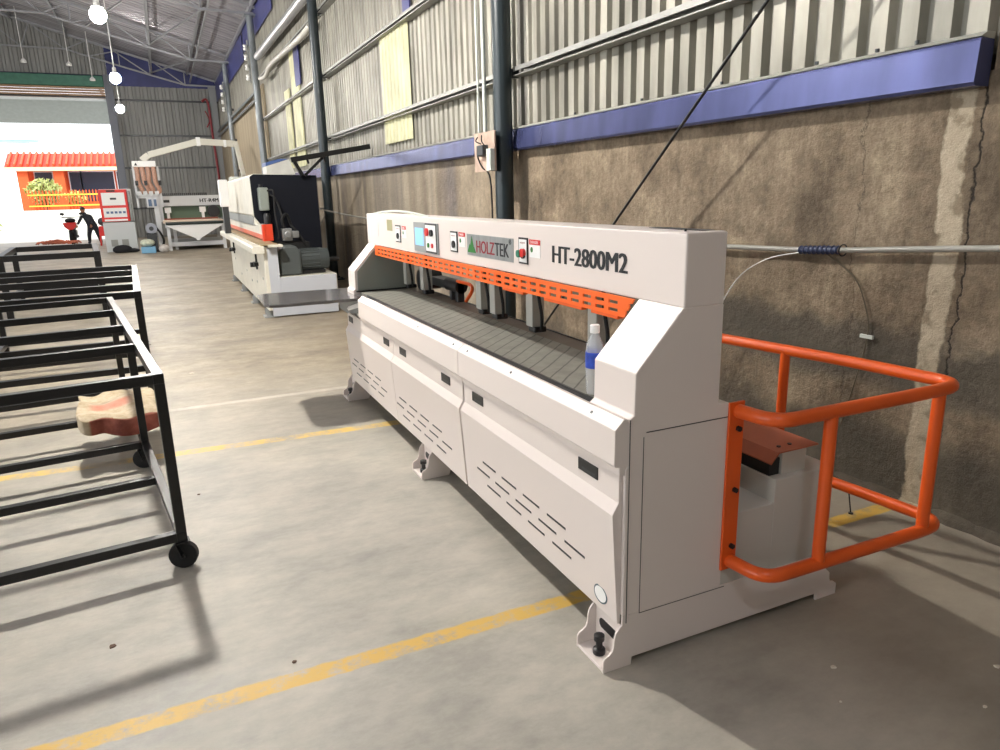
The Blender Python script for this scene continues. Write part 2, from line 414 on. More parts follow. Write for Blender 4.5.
# far wall with the open doorway
FARM = mat('grey_corrugated_far', rgb(142, 142, 140), .55, .2, var=.1, vscale=1.2, stretch=(2, 1, .3), detail=8)
bm = new(); corr(bm, (-1.45, YF), (3.1, YF), (0, -1), 0, 6.5, .3, .05, .6); struct('wall_far', bm, FARM)
bm = new(); corr(bm, (-16, YF), (-9.5, YF), (0, -1), 0, 6.85, .3, .05, .6); struct('wall_far', bm, FARM)
bm = new(); corr(bm, (-16, YF), (-1.45, YF), (0, -1), 6.85, lambda p: max(6.9, roofz(p.x) - .02), .3, .05, .6); struct('wall_far', bm, FARM)
bm = new(); prism(bm, [(-1.45, 6.5), (3.1, 6.5), (3.1, 6.8), (-1.45, roofz(-1.45))], YF + .02, YF + .06); struct('wall_far', bm, mat('blue_gable_sheet', rgb(50, 56, 110), .4, .1, var=.2, vscale=1.5))
gi = 70
for z in (1.3, 3.06, 4.44, 5.92):
    bm = new(); box(bm, -1.4, 2.9, YF - .14, YF - .06, z - .04, z + .04); struct('trim_%d' % gi, bm, DKSTEEL); gi += 1
bm = new(); box(bm, -1.62, -1.3, YF - .3, YF, 0, 6.9); struct('trim_80', bm, mat('grey_blue_post', rgb(112, 116, 126), .5, .2))
bm = new(); box(bm, -9.8, -1.4, YF - .2, YF - .1, 6.8, 6.9); struct('trim_81', bm, mat('dark_lintel', rgb(44, 48, 74), .5))
bm = new(); box(bm, 2.55, 2.85, YF - .35, YF - .1, 0, 6.6); struct('trim_82', bm, mat('grey_post', rgb(138, 140, 142), .5, .2))
# roller shutter box: green drum housing over tan slats
sh = thing('roller_shutter', 'rolled-up green and tan roller shutter above the open doorway', 'shutter', (-5.6, YF - .4, 5.9))
bm = new(); box(bm, -9.7, -1.62, YF - .55, YF - .15, 6.38, 6.82); obj('housing', bm, mat('green_shutter', rgb(66, 118, 100), .5, var=.1), sh, bevel=.03)
bm = new()
for k in range(4): box(bm, -9.7, -1.62, YF - .5 + .02 * (k % 2), YF - .3, 6.0 + .1 * k, 6.07 + .1 * k)
obj('slats', bm, mat('tan_shutter', rgb(176, 142, 110), .5, var=.1), sh, bevel=.01)
bm = new(); box(bm, -9.7, -1.62, YF - .48, YF - .3, 5.93, 5.99); obj('bottom_rail', bm, DKSTEEL, sh)

# other walls and the roof, which close the hall
DULL = mat('grey_sheet', rgb(150, 150, 146), .6, .1, var=.1)
bm = new(); corr(bm, (-15.4, -7), (-15.4, YF), (1, 0), 0, 6.9, .3, .05); struct('wall_left', bm, DULL)
FILLGLOW = mat('added_fill_glow', rgb(220, 224, 226), .6, emit=(.96, .98, 1, 1), estr=6.0)  # glowing panels added on the unseen left wall as soft fill
for k, (y0, y1) in enumerate(((-5, 1), (2, 8), (9, 15), (16, 22))):
    bm = new(); box(bm, -15.33, -15.3, y0, y1, 2.2, 5.6); struct('window_%d' % (20 + k), bm, FILLGLOW)
bm = new(); corr(bm, (3.3, -7), (-15.4, -7), (0, 1), 0, lambda p: roofz(p.x) - .02, .3, .05); struct('wall_near', bm, DULL)
ROOFM = mat('silver_roof_sheet', rgb(160, 158, 164), .4, .35, var=.25, vscale=1.2, stretch=(.25, 2.5, 1), detail=8)
def roof_side(x0, x1, nm):
    bm = new(); y = -7.2; prev = None
    while y < YF + .2:
        for t, h in ((0, 0), (.2, 0), (.23, .035), (.3, .035), (.33, 0)):
            a = bm.verts.new((x0, y + t, roofz(x0) + h)); b = bm.verts.new((x1, y + t, roofz(x1) + h))
            if prev: bm.faces.new((prev[0], a, b, prev[1]))
            prev = (a, b)
        y += .34
    struct(nm, bm, ROOFM)
roof_side(3.45, -6, 'ceiling'); roof_side(-6, -15.6, 'ceiling')
# ------------------------------------------------------------------ columns, trusses, purlins
COLM = mat('dark_green_grey_paint', rgb(38, 48, 52), .33, .1, var=.15, vscale=3)
COLP = mat('grey_paint_pole', rgb(126, 132, 136), .4, .2, var=.1)
def wpt(x, y, z): return WR @ Vector((x, y, z))
cols = [(6.40, .088, 'dark painted round steel column behind the white woodworking machine, switch boards fixed to it', COLM),
        (14.3, .088, 'dark round steel column standing beside the dark end of the edge banding machine', COLM),
        (22.4, .095, 'grey round steel column at the start of the beige wall, with insulators near its top', COLP),
        (30.2, .095, 'furthest grey round steel column on the right wall', COLP)]
for y, r, lab, m in cols:
    p = wpt(3.05, y, 0)
    t = thing('steel_column', lab, 'column', (p.x, p.y, 0), 'steel columns along the right wall')
    bm = new(); cyl(bm, (p.x, p.y, 0.012), (p.x, p.y, 6.5), r, n=24); obj('shaft', bm, m, t, smooth=True)
    bm = new(); box(bm, p.x - .17, p.x + .17, p.y - .17, p.y + .17, 0, .02)
    for sx in (-1, 1):
        for sy in (-1, 1): cyl(bm, (p.x + sx * .13, p.y + sy * .13, .02), (p.x + sx * .13, p.y + sy * .13, .05), .014, n=8)
    obj('base_plate', bm, m, t)
    bm = new()
    for z in (2.68, 3.8, 4.9): box(bm, p.x, p.x + .16, p.y - .03, p.y + .03, z - .05, z + .03)
    obj('girt_cleat', bm, DKSTEEL, t)
    bm = new(); box(bm, p.x - .15, p.x + .15, p.y - .15, p.y + .15, 6.5, 6.53); obj('cap_plate', bm, m, t)
TRM = mat('galvanised_truss', rgb(150, 152, 156), .4, .3)
tl = ['roof truss nearest the camera, above the second column', 'roof truss over the third column with lamps either side', 'roof truss over the furthest column', 'roof truss against the far gable wall']
for (y, lab) in zip((14.3, 22.3, 30.1, 36.5), tl):
    t = thing('roof_truss', lab, 'truss', (-1.0, y, 6.5), 'galvanised roof trusses')
    bot = [(2.95, 6.55), (1.6, 6.57), (.25, 6.93), (-.9, 7.25), (-2.05, 7.58), (-2.85, 7.82), (-6, 7.86), (-9.15, 7.82)]
    top = [(3.1, roofz(3.1) - .12), (-6, roofz(-6) - .12), (-15, roofz(-15) - .12)]
    bm = new()
    for a, b in zip(bot, bot[1:]): bar(bm, (a[0], y, a[1]), (b[0], y, b[1]), .06, .06)
    obj('bottom_chord', bm, TRM, t)
    bm = new()
    for a, b in zip(top, top[1:]): bar(bm, (a[0], y, a[1]), (b[0], y, b[1]), .07, .08)
    obj('top_chord', bm, TRM, t)
    wb = [((1.6, 6.57), (1.6, roofz(1.6) - .12)), ((1.6, 6.57), (.4, roofz(.4) - .12)), ((.25, 6.93), (.25, roofz(.25) - .12)), ((.25, 6.93), (-1.2, roofz(-1.2) - .12)),
          ((-.9, 7.25), (-.9, roofz(-.9) - .12)), ((-2.05, 7.58), (-.9, roofz(-.9) - .12)), ((-2.05, 7.58), (-2.05, roofz(-2.05) - .12)), ((-2.85, 7.82), (-2.05, roofz(-2.05) - .12)),
          ((-2.85, 7.82), (-4, roofz(-4) - .12)), ((-4.4, 7.84), (-4, roofz(-4) - .12)), ((-4.4, 7.84), (-6, roofz(-6) - .12)), ((-6, 7.86), (-6, roofz(-6) - .12)), ((-6, 7.86), (-8.2, roofz(-8.2) - .12))]
    for a, b in wb:
        bm = new(); bar(bm, (a[0], y, a[1]), (b[0], y, b[1]), .04, .04); obj('web_member', bm, TRM, t)
PURL = ['roof purlin closest to the right wall', 'roof purlin over the aisle beside the wall machines', 'roof purlin next to the row of lamps', 'roof purlin just left of the row of lamps', 'roof purlin further left, midway up the slope', 'roof purlin close under the ridge']
for x, lab in zip((2.9, 1.75, .3, -1.1, -2.7, -4.6), PURL):
    bm = new(); z = roofz(x) - .06; box(bm, x - .035, x + .035, -6.9, YF - .1, z - .1, z + .02)
    tag(obj('roof_purlin', bm, TRM), lab, 'purlin', 'roof purlins')
for x, lab in ((1.78, 'long bracing rail under the roof, right of the lamps'), (.3, 'long bracing rail under the roof above the aisle')):
    bm = new(); z = 6.62 if x > 1 else 6.97; bar(bm, (x, 6, z), (x, 36, z), .05, .07); tag(obj('bracing_rail', bm, TRM), lab, 'rail', 'bracing rails under the roof')
for (a, b, lab) in (((1.7, 22.3, 6.6), (.25, 30.1, 7.0), 'diagonal roof brace between the third and fourth columns, wall side'),
                    ((.25, 22.3, 7.0), (-1.6, 30.1, 7.5), 'diagonal roof brace between the third and fourth columns, lamp side'),
                    ((1.7, 30.1, 6.6), (.2, 36.5, 7.0), 'diagonal roof brace in the furthest bay')):
    bm = new(); bar(bm, a, b, .045, .045); tag(obj('roof_brace', bm, TRM), lab, 'brace', 'diagonal roof braces')
bm = new(); p = wpt(3.08, 20, 0)
tube(bm, [wpt(3.06, 14.7, 5.28), wpt(3.06, 18, 5.31), wpt(3.06, 21.7, 5.35)], .1, 14)
tag(obj('wall_duct', bm, mat('zinc_duct', rgb(176, 178, 180), .35, .5), smooth=True), 'long round zinc duct high along the corrugated wall', 'duct')
bm = new(); tube(bm, smooth_path([wpt(3.08, 14.7, 4.74), wpt(3.08, 16, 4.72), wpt(3.05, 19.5, 4.8), wpt(3.02, 20.3, 4.66), wpt(3.06, 21.6, 4.78)]), .06, 10)
tag(obj('wall_hose', bm, mat('pale_hose', rgb(188, 186, 178), .5), smooth=True), 'pale sagging hose below the zinc duct on the corrugated wall', 'hose')
for z, lab in ((4.62, 'upper grey pipe rail along the beige wall'), (4.42, 'lower grey pipe rail along the beige wall')):
    bm = new(); tube(bm, [wpt(3.1, 22.7, z), wpt(3.1, 36.4, z)], .04, 8); tag(obj('wall_pipe', bm, COLP, smooth=True), lab, 'pipe', 'pipe rails on the beige wall')
# insulators near the third and fourth column tops
for (y, n) in ((22.4, 'third'), (30.2, 'fourth')):
    t = thing('insulator_rack', 'rack of white insulators and wires fixed to the %s column' % n, 'insulators', wpt(2.9, y, 4.9), 'insulator racks')
    bm = new(); p = wpt(2.9, y - .12, 0)
    box(bm, p.x - .02, p.x + .02, p.y - .02, p.y + .02, 4.75, 5.85); obj('rack_bar', bm, GREY, t)
    for k in range(4):
        bm = new(); lathe(bm, [(.02, 0), (.055, .02), (.055, .06), (.03, .08), (.05, .1), (.05, .14), (.02, .16)], (p.x - .07, p.y - .03, 4.8 + k * .26), 12)
        obj('insulator', bm, LABELW, t, smooth=True)
bm = new()
tube(bm, smooth_path([(2.2, YF - .45, 5.9), (2.45, YF - .45, 5.9), (2.5, YF - .45, 4.5), (2.56, YF - .45, 2.5), (2.6, YF - .45, .02)]), .05, 8)
tube(bm, smooth_path([(2.3, YF - .45, 5.5), (2.45, YF - .42, 5.1), (2.3, YF - .45, 4.8)]), .03, 6)
tag(obj('riser_pipe', bm, mat('dark_red_pipe', rgb(140, 36, 44), .4), smooth=True), 'dark red vertical pipe in the far right corner', 'pipe')

# ------------------------------------------------------------------ lamps
BULB = mat('lit_lamp', (1, 1, 1, 1), .4, emit=(1, .95, .88, 1), estr=540)
BULBK = mat('lit_lamp_strong', (1, 1, 1, 1), .4, emit=(1, .95, .88, 1), estr=1500)
BULBN = mat('lit_lamp_weak', (1, 1, 1, 1), .4, emit=(.92, .96, 1, 1), estr=150)
lamps = [(-.89, 28.7, 'furthest bright hanging lamp, in front of the far wall', BULB), (-.68, 21.8, 'bright hanging lamp second from the far wall', BULB), (-.58, 14.75, 'largest and brightest hanging lamp in view, at the top of the picture', BULB),
         (-.40, 6.5, 'bright hanging lamp overhead between the carts and the white machine', BULBK), (-.3, -1.6, 'dimmer hanging lamp overhead behind the camera', BULBN)]
for x, y, lab, bmt in lamps:
    t = thing('hanging_lamp', lab, 'lamp', (x, y, 4.6), 'hanging lamps over the aisle')
    z = 4.7
    bm = new(); cyl(bm, (x, y, z + .2), (x, y, roofz(x) - .05), .012, n=8); obj('cord', bm, LABELW, t)
    bm = new(); lathe(bm, [(.03, .24), (.045, .22), (.05, .12), (.085, .1), (.09, .085), (.02, .08)], (x, y, z), 16); obj('lamp_holder', bm, LABELW, t, smooth=True)
    bm = new(); bmesh.ops.create_icosphere(bm, subdivisions=2, radius=.135, matrix=Matrix.Translation((x, y, z - .03)))
    obj('bulb', bm, bmt, t, smooth=True)
for x, y, z, lab in ((-4.1, 34, 6.9, 'small unlit white lamp left of the far gable'), (-2.6, 34, 6.85, 'small unlit white lamp in front of the far gable'), (-1.9, 34.5, 6.4, 'small unlit white lamp beside the shutter end')):
    bm = new(); lathe(bm, [(.1, -.06), (.1, 0), (.04, .08), (.012, .1), (.012, roofz(x) - z - .1)], (x, y, z), 12)
    tag(obj('unlit_lamp', bm, LABELW, smooth=True), lab, 'lamp', 'unlit lamps near the far gable')

# ------------------------------------------------------------------ the white woodworking machine
Y0, Y1 = 1.764, 5.63
W = thing('woodworking_machine', 'long white woodworking machine with orange perforated strip, model number and bottle on its end', 'machine', (1.7, 3.7, 0))
def P_(name, bm, m, par=None, **k): return obj(name, bm, m, par or W, **k)
# header beam
bm = new(); prism(bm, [(1.445, 1.232), (1.606, 1.232), (1.607, 1.465), (1.446, 1.465)], Y0, Y1); hd = P_('header', bm, WHITE, bevel=.006)
# end frames
cheek = [(1.444, 1.234), (1.268, 1.043), (1.266, .907), (1.25, .897), (1.25, .742), (1.236, .73), (1.236, .199), (1.66, .199), (1.655, .893), (1.607, .897), (1.606, 1.234)]
for a, b in ((Y0, 2.003), (5.42, Y1 - .001)):
    bm = new(); prism(bm, cheek, a, b); fr = P_('end_frame', bm, WHITE, bevel=.004)
# sparkling primer on slanted faces comes from the coat itself; grooves in the right-hand side
e = Y0 - .0012
bm = new()
box(bm, 1.314, 1.652, e, Y0, .8425, .8455); box(bm, 1.2495, 1.2525, e, Y0, .17, .895)
for z in (.193,): box(bm, 1.303, 1.676, e, Y0, z, z + .0022)
box(bm, 1.303, 1.3052, e, Y0, .193, .83)
obj('panel_seam', bm, SEAM, W)
# core body under the table
bm = new(); prism(bm, [(1.30, .2), (1.68, .2), (1.68, .845), (1.25, .855), (1.25, .25)], 2.0, 5.45); P_('body', bm, SIDE)
# rear body and base beam
bm = new(); box(bm, 1.66, 1.90, Y0 + .006, Y1, .17, .47); box(bm, 1.899, 2.195, Y0 + .006, Y1, .03, .561); box(bm, 1.66, 2.1, Y0 + .009, Y1, .03, .2); P_('rear_body', bm, SIDE, bevel=.003)
side = [(1.161, 0), (1.276, 0), (1.278, .03), (2.150, .03), (2.155, 0), (2.266, 0), (2.266, .045), (2.25, .058), (2.232, .062), (2.225, .075), (2.222, .105), (2.2, .125), (2.196, .2), (1.236, .2), (1.236, .163), (1.228, .158), (1.212, .14), (1.206, .118), (1.204, .09), (1.198, .072), (1.186, .062), (1.17, .055), (1.163, .045)]
def foot(y, full):
    p = side if full else [q for q in side if q[0] < 1.26] [:1] + [(1.33, 0), (1.34, .03), (1.5, .1), (1.5, .19), (1.25, .19)] + [q for q in side[15:]]
    bm = new(); prism(bm, p, y, y + .008); prism(bm, [q for q in ([(1.161, 0), (1.33, 0), (1.33, .19), (1.25, .19)] + side[15:])], y + .168, y + .176)
    box(bm, 1.163, 1.272, y + .008, y + .168, 0, .012); box(bm, 1.238, 1.246, y + .008, y + .168, .012, .16)
    f = obj('foot_bracket', bm, WHITE, W, bevel=.0015)
    bm = new(); pts = [(y + .06, .075), (y + .12, .075)]
    prism(bm, [(y + .088 + .035 * (1 if math.cos(a) > 0 else -1) + .02 * math.cos(a), .1 + .02 * math.sin(a)) for a in [k * PI / 8 for k in range(16)]], 1.2365, 1.2385, 'x'); obj('slot', bm, BLACK, f)
    bm = new(); lathe(bm, [(.022, .012), (.022, .03), (.012, .034), (.012, .06), (.019, .064), (.019, .084), (.008, .088)], (1.203, y + .09, 0), 12); obj('levelling_bolt', bm, BLACK, f, smooth=True)
foot(Y0, True); foot(3.67, False); foot(5.5, False)
# front apron, in two lengths
ap = [(1.245, .897), (1.229, .899), (1.197, .868), (1.195, .75), (1.2, .742), (1.215, .74), (1.216, .71), (1.3, .71), (1.3, .855), (1.252, .86), (1.25, .882)]
for a, b in ((Y0 + .003, 3.108), (3.114, 5.08)):
    bm = new(); prism(bm, ap, a, b); P_('front_apron', bm, WHITE, bevel=.0025)
bm = new()
for y in (1.93, 2.55, 3.02, 3.2, 3.75, 4.6, 4.8): 
    c = Vector((1.2115, y, .883)); n = Vector((-.7, 0, .714)); cyl(bm, c - n * .004, c + n * .0015, .006, n=10)
obj('apron_screw', bm, BLACK, W)
# doors
dp = [(1.219, .714), (1.2215, .708), (1.2205, .613), (1.197, .574), (1.223, .168), (1.235, .168), (1.235, .71), (1.228, .716)]
def door(y0, y1, label, hands, slots):
    bm = new(); prism(bm, dp, y0, y1); d = P_('door', bm, WHITE, bevel=.002)
    for h in hands:
        bm = new(); x = 1.2205
        box(bm, x - .003, x + .01, h, h + .125, .648, .692); hb = obj('recessed_pull', bm, BLACK, d)
        bm = new(); box(bm, x - .004, x, h + .012, h + .1, .653, .664); obj('pull_lip', bm, DKSTEEL, hb)
    bm = new()
    for (ys, z, k) in slots:
        for i in range(k):
            ya = ys - i * .209; xx = 1.197 + (.574 - z) / (.574 - .168) * .026
            box(bm, xx - .0008, xx + .004, ya - .145, ya, z - .0045, z + .0045)
    obj('vent_slots', bm, BLACK, d)
    return d
d1 = door(Y0 + .012, 3.106, '', (1.90, 2.872), ((2.872, .38, 4), (2.95, .325, 5), (2.842, .272, 4)))
d2 = door(3.126, 4.297, '', (3.295, 4.04), ((4.205, .357, 4), (4.275, .303, 5), (4.17, .247, 4)))
d3 = door(4.303, 5.56, '', (4.40, 5.39), ((5.405, .366, 4), (5.485, .316, 5), (5.37, .26, 4)))
bm = new(); xx = 1.2185
prism(bm, [(1.872 + .042 * math.cos(a), .232 + .034 * math.sin(a)) for a in [k * PI / 12 for k in range(24)]], xx - .0015, xx, 'x'); st = obj('round_sticker', bm, mat('sticker_ring', rgb(70, 90, 100), .4), d1)
bm = new(); prism(bm, [(1.872 + .036 * math.cos(a), .232 + .028 * math.sin(a)) for a in [k * PI / 12 for k in range(24)]], xx - .002, xx - .001, 'x'); s2 = obj('sticker_face', bm, LABELW, d1)
# table bed
def belt_material():
    m = bpy.data.materials.new('grey_slatted_belt'); m.use_nodes = True
    N = m.node_tree.nodes; L = m.node_tree.links; b = N['Principled BSDF']
    g = N.new('ShaderNodeNewGeometry'); pos = g.outputs['Position']
    sep = N.new('ShaderNodeSeparateXYZ'); L.new(pos, sep.inputs[0])
    k = math_node(N, L, 'SUBTRACT', sep.outputs[1], sep.outputs[0])
    k = math_node(N, L, 'ADD', k, math_node(N, L, 'MULTIPLY', noise(N, L, pos, 3, 3), .035))
    fr = math_node(N, L, 'FRACT', math_node(N, L, 'MULTIPLY', k, 11.0))
    ln = band(N, L, fr, .04, .15, .03)
    n = noise(N, L, pos, 14, 6, .65)
    c = ramp(N, L, n, [(.3, rgb(122, 122, 114)), (.7, rgb(148, 147, 137))])
    c = mix(N, L, math_node(N, L, 'MULTIPLY', ln, .75), c, rgb(46, 44, 42))
    L.new(c, b.inputs['Base Color']); b.inputs['Roughness'].default_value = .42
    bp = N.new('ShaderNodeBump'); bp.inputs['Strength'].default_value = .3; bp.inputs['Distance'].default_value = .004; bp.invert = True
    L.new(ln, bp.inputs['Height']); L.new(bp.outputs['Normal'], b.inputs['Normal'])
    return m
bm = new(); box(bm, 1.305, 1.672, 2.045, 5.46, .856, .882); box(bm, 1.305, 1.34, 2.005, 2.05, .856, .878); P_('conveyor_bed', bm, belt_material())
bm = new(); box(bm, 1.297, 1.306, 2.045, 5.2, .858, .884); obj('bed_edge', bm, DKSTEEL, W)
bm = new(); box(bm, 1.674, 1.79, 2.0, 5.46, .855, .879); obj('rear_bed_strip', bm, mat('brown_grey_rail', rgb(116, 102, 90), .45, var=.1), W)
bm = new(); box(bm, 1.27, 1.74, 5.4, 5.418, .884, .894); box(bm, 1.789, 1.797, 2.0, 5.46, .86, .884); obj('bed_trim', bm, BLACK, W)
# grey inside lining of the far end frame
bm = new(); prism(bm, [(1.455, 1.226), (1.29, 1.04), (1.285, .895), (1.72, .895), (1.74, 1.226)], 5.408, 5.42); obj('inner_panel', bm, mat('grey_green_panel', rgb(128, 134, 128), .45), W)
# orange perforated guard strip with real slots
ya, yb = 2.02, 5.415
bm = new(); xg0, xg1 = 1.437, 1.443
rows = [(1.158, 1.172), (1.184, 1.200), (1.212, 1.231)]
for z0, z1 in rows: prism(bm, [(ya + (1.231 - z0) * .85, z0), (yb, z0), (yb, z1), (ya + (1.231 - z1) * .85, z1)], xg0, xg1, 'x')
sl = []
y = ya + .1; k = 0
while y < yb - .09:
    sl.append((y, y + .058)); y += .09
edges = [ya + .03] + [v for s in sl for v in s] + [yb]
for i in range(0, len(edges), 2):
    for z0, z1 in ((1.172, 1.184), (1.200, 1.212)): box(bm, xg0, xg1, edges[i] + (.02 if i == 0 and z0 < 1.19 else 0), edges[i + 1], z0, z1)
obj('perforated_guard', bm, STRIPOR, W)
for a, b in ((2.12, 2.30), (2.37, 2.68), (2.88, 3.10)):
    bm = new(); box(bm, 1.438, 1.462, a, b, 1.146, 1.158); obj('guard_lip', bm, ORANGE, W)
# header fittings
xh = 1.4452
def plate(name, y0, y1, z0, z1, m, th=.003, par=None, bev=0, x=xh):
    bm = new(); box(bm, x - th, x + .001, y0, y1, z0, z1); return obj(name, bm, m, par or W, bevel=bev)
def knob(par, y, z, r, m, th=.018, x=xh): 
    bm = new(); cyl(bm, (x - th, y, z), (x, y, z), r, n=16); return obj('knob', bm, m, par, smooth=True)
for (y0, y1, z0, z1) in ((2.835, 2.925, 1.285, 1.402), (3.685, 3.79, 1.285, 1.398), (4.735, 4.85, 1.285, 1.40)):
    a = plate('switch_plate', y0, y1, z0, z1, BLACK, .004, bev=.001)
    plate('switch_face', y0 + .008, y1 - .008, z0 + .008, z1 - .008, LABELW, .0055, a)
    ym, zm = (y0 + y1) / 2, (z0 + z1) / 2 - .01
    knob(a, ym - .008, zm - .004, .02, BLACK, .014)
    if y0 < 3: 
        knob(a, ym - .012, zm + .002, .019, RED, .02); knob(a, ym + .018, zm - .003, .017, mat('green_button', rgb(30, 120, 90), .4), .024)
    text = text_bm('ADJUST', face_negx(xh - .0056, y1 - .02, z1 - .028), (y1 - y0) - .04, .008, .0006); obj('lettering', text, REDTXT, a)
for (y0, y1, z0) in ((2.722, 2.822, 1.375), (3.575, 3.665, 1.374), (4.62, 4.70, 1.375)):
    a = plate('warning_label', y0, y1, z0 - .055, z0 + .022, LABELW, .0012)
    plate('warning_band', y0, y1, z0, z0 + .022, RED, .0018, a)
    obj('lettering', text_bm('DANGER', face_negx(xh - .0018, y1 - .012, z0 + .005), (y1 - y0) - .03, .012, .0005), LABELW, a)
    knobm = new(); cyl(knobm, (xh - .0018, y1 - .022, z0 - .022), (xh, y1 - .022, z0 - .022), .012, n=12); obj('pictogram', knobm, GREEN, a)
hm = plate('control_panel', 3.985, 4.43, 1.25, 1.432, GREY, .008, bev=.002)
plate('screen', 4.24, 4.40, 1.29, 1.398, SCREEN, .0095, hm)
a = plate('button_face', 4.0, 4.20, 1.256, 1.43, BLACK, .010, hm)
plate('button_plate', 4.012, 4.19, 1.265, 1.42, LABELW, .0115, a)
knob(a, 4.07, 1.375, .020, BLACK, .024); knob(a, 4.155, 1.378, .024, RED, .022); knob(a, 4.07, 1.30, .014, RED, .018); knob(a, 4.14, 1.30, .014, GREEN, .018)
np_ = plate('name_plate', 2.985, 3.545, 1.283, 1.392, PLATE, .0018)
yy = 3.545
bm = new(); prism(bm, [(yy - .005, 1.298), (yy - .118, 1.298), (yy - .095, 1.325), (yy - .088, 1.33), (yy - .066, 1.383), (yy - .045, 1.335), (yy - .035, 1.34)], xh - .003, xh - .0015, 'x'); obj('mountain_mark', bm, GREEN, np_)
obj('lettering', text_bm('HOLZ', face_negx(xh - .0018, 3.418, 1.302), .222, .062, .001, fat=.002), REDTXT, np_)
obj('lettering', text_bm('TEK', face_negx(xh - .0018, 3.188, 1.302), .155, .062, .001, fat=.002), BLKTXT, np_)
obj('lettering', text_bm('\u00ae', face_negx(xh - .0018, 3.030, 1.362), .026, .026, .001), BLKTXT, np_)
plate('yellow_label', 4.93, 5.06, 1.355, 1.432, YELLOWL, .0012)
plate('small_label', 5.30, 5.50, 1.30, 1.40, mat('faint_label', rgb(222, 210, 208), .4), .001)
obj('lettering', text_bm('HT-2800M2', face_negx(xh - .0002, 2.612, 1.312), .535, .070, .0012, fat=.0045), BLKTXT, W)
# things mounted on top of the header
bm = new(); tube(bm, smooth_path([(1.5, 5.6, 1.462), (1.5, 5.3, 1.48), (1.5, 4.95, 1.49), (1.5, 4.6, 1.48), (1.5, 4.3, 1.462)]), .008, 8); obj('top_hose', bm, LABELG, W, smooth=True)
bm = new(); 
cyl(bm, (1.50, 1.84, 1.465), (1.50, 1.84, 1.474), .004, n=8)
box(bm, 1.55, 1.6, 1.82, 2.1, 1.4655, 1.467); obj('top_bolts', bm, BLACK, W)
# press cylinders hanging behind the header
CYLM = mat('pale_grey_casting', rgb(178, 178, 170), .45, .1)
for y in (5.3, 4.9, 3.86, 3.66, 3.2, 2.6):
    bm = new(); box(bm, 1.63, 1.70, y - .036, y + .036, .93, 1.42); pc = obj('press_cylinder', bm, CYLM, W, bevel=.004)
    bm = new(); box(bm, 1.64, 1.71, y - .042, y + .03, .90, .93); obj('press_foot', bm, BLACK, pc, bevel=.006)
    bm = new(); tube(bm, smooth_path([(1.66, y - .05, 1.4), (1.65, y - .06, 1.15), (1.66, y - .08, 1.0), (1.67, y - .06, .92)]), .009, 8)
    tube(bm, smooth_path([(1.66, y + .045, 1.4), (1.66, y + .05, 1.1), (1.66, y + .04, .94)]), .006, 6); obj('air_hose', bm, RUBBER, pc, smooth=True)
# carriage with motor seen through the opening
bm = new(); box(bm, 1.74, 1.84, 4.72, 5.02, .95, 1.01); box(bm, 1.75, 1.8, 4.5, 4.55, .86, 1.02); box(bm, 1.75, 1.8, 4.62, 4.66, .88, 1.0); cr = obj('carriage', bm, DKSTEEL, W, bevel=.004)
bm = new(); cyl(bm, (1.70, 5.16, .97), (1.86, 5.16, .97), .075, n=20); obj('motor', bm, BLACK, cr, smooth=True)
bm = new(); cyl(bm, (1.78, 4.5, .98), (1.78, 4.75, .98), .045, n=16); obj('small_motor', bm, BLACK, cr, smooth=True)
bm = new(); tube(bm, smooth_path([(1.76, 4.52, 1.02), (1.76, 4.3, 1.02), (1.76, 4.27, .98), (1.77, 4.4, .9)]), .012, 8); obj('orange_hose', bm, ORANGE, cr, smooth=True)
# table wing at the far left end
wing = [(1.42, 5.20), (1.42, 5.86), (.66, 5.90), (.585, 5.84), (.57, 5.30), (.60, 5.22), (.66, 5.20)]
bm = new(); prism(bm, wing, .845, .866, 'z'); wg = obj('wing_table', bm, mat('glossy_dark_slab', rgb(92, 90, 90), .12, 0, var=.1), W, bevel=.003)
bm = new(); prism(bm, [(1.10, .84), (1.42, .845), (1.42, .70), (1.33, .70), (1.24, .745), (1.15, .755), (1.10, .80)], 5.24, 5.25); br = obj('wing_bracket', bm, GREY, wg)
bm = new(); prism(bm, [(1.16 + .0, .775), (1.24, .79), (1.25, .81), (1.24, .825), (1.16, .805), (1.15, .79)], 5.236, 5.24); obj('bracket_slot', bm, LABELW, br)
bm = new(); cyl(bm, (1.31, 5.22, .745), (1.31, 5.26, .745), .012, n=10); box(bm, 1.26, 1.4, 5.225, 5.24, .79, .8); obj('bracket_bolt', bm, BLACK, br)
# block and hood on the rear body
bm = new(); box(bm, 1.955, 2.075, 1.80, 5.4, .5605, .646); obj('motor_cover', bm, SIDE, W, bevel=.002)
bm = new(); box(bm, 1.905, 1.953, 1.81, 5.4, .5605, .625); obj('cable_tray', bm, BLACK, W)
bm = new(); prism(bm, [(1.895, .612), (1.895, .616), (1.93, .653), (2.13, .655), (2.13, .649), (1.935, .648), (1.898, .610)], 1.795, 5.4); hc = obj('rust_coloured_hood', bm, RUST, W)
bm = new()
for x in (1.975, 2.03): cyl(bm, (x, 1.84, .65), (x, 1.84, .6585), .008, n=8)
obj('hood_screw', bm, BLACK, hc)
bm = new(); cyl(bm, (2.12, 1.86, .585), (2.12, 5.3, .585), .016, n=10); cyl(bm, (2.12, 1.86, .585), (2.12, 1.87, .585), .02, n=10); obj('rear_tube', bm, BLACK, W, smooth=True)
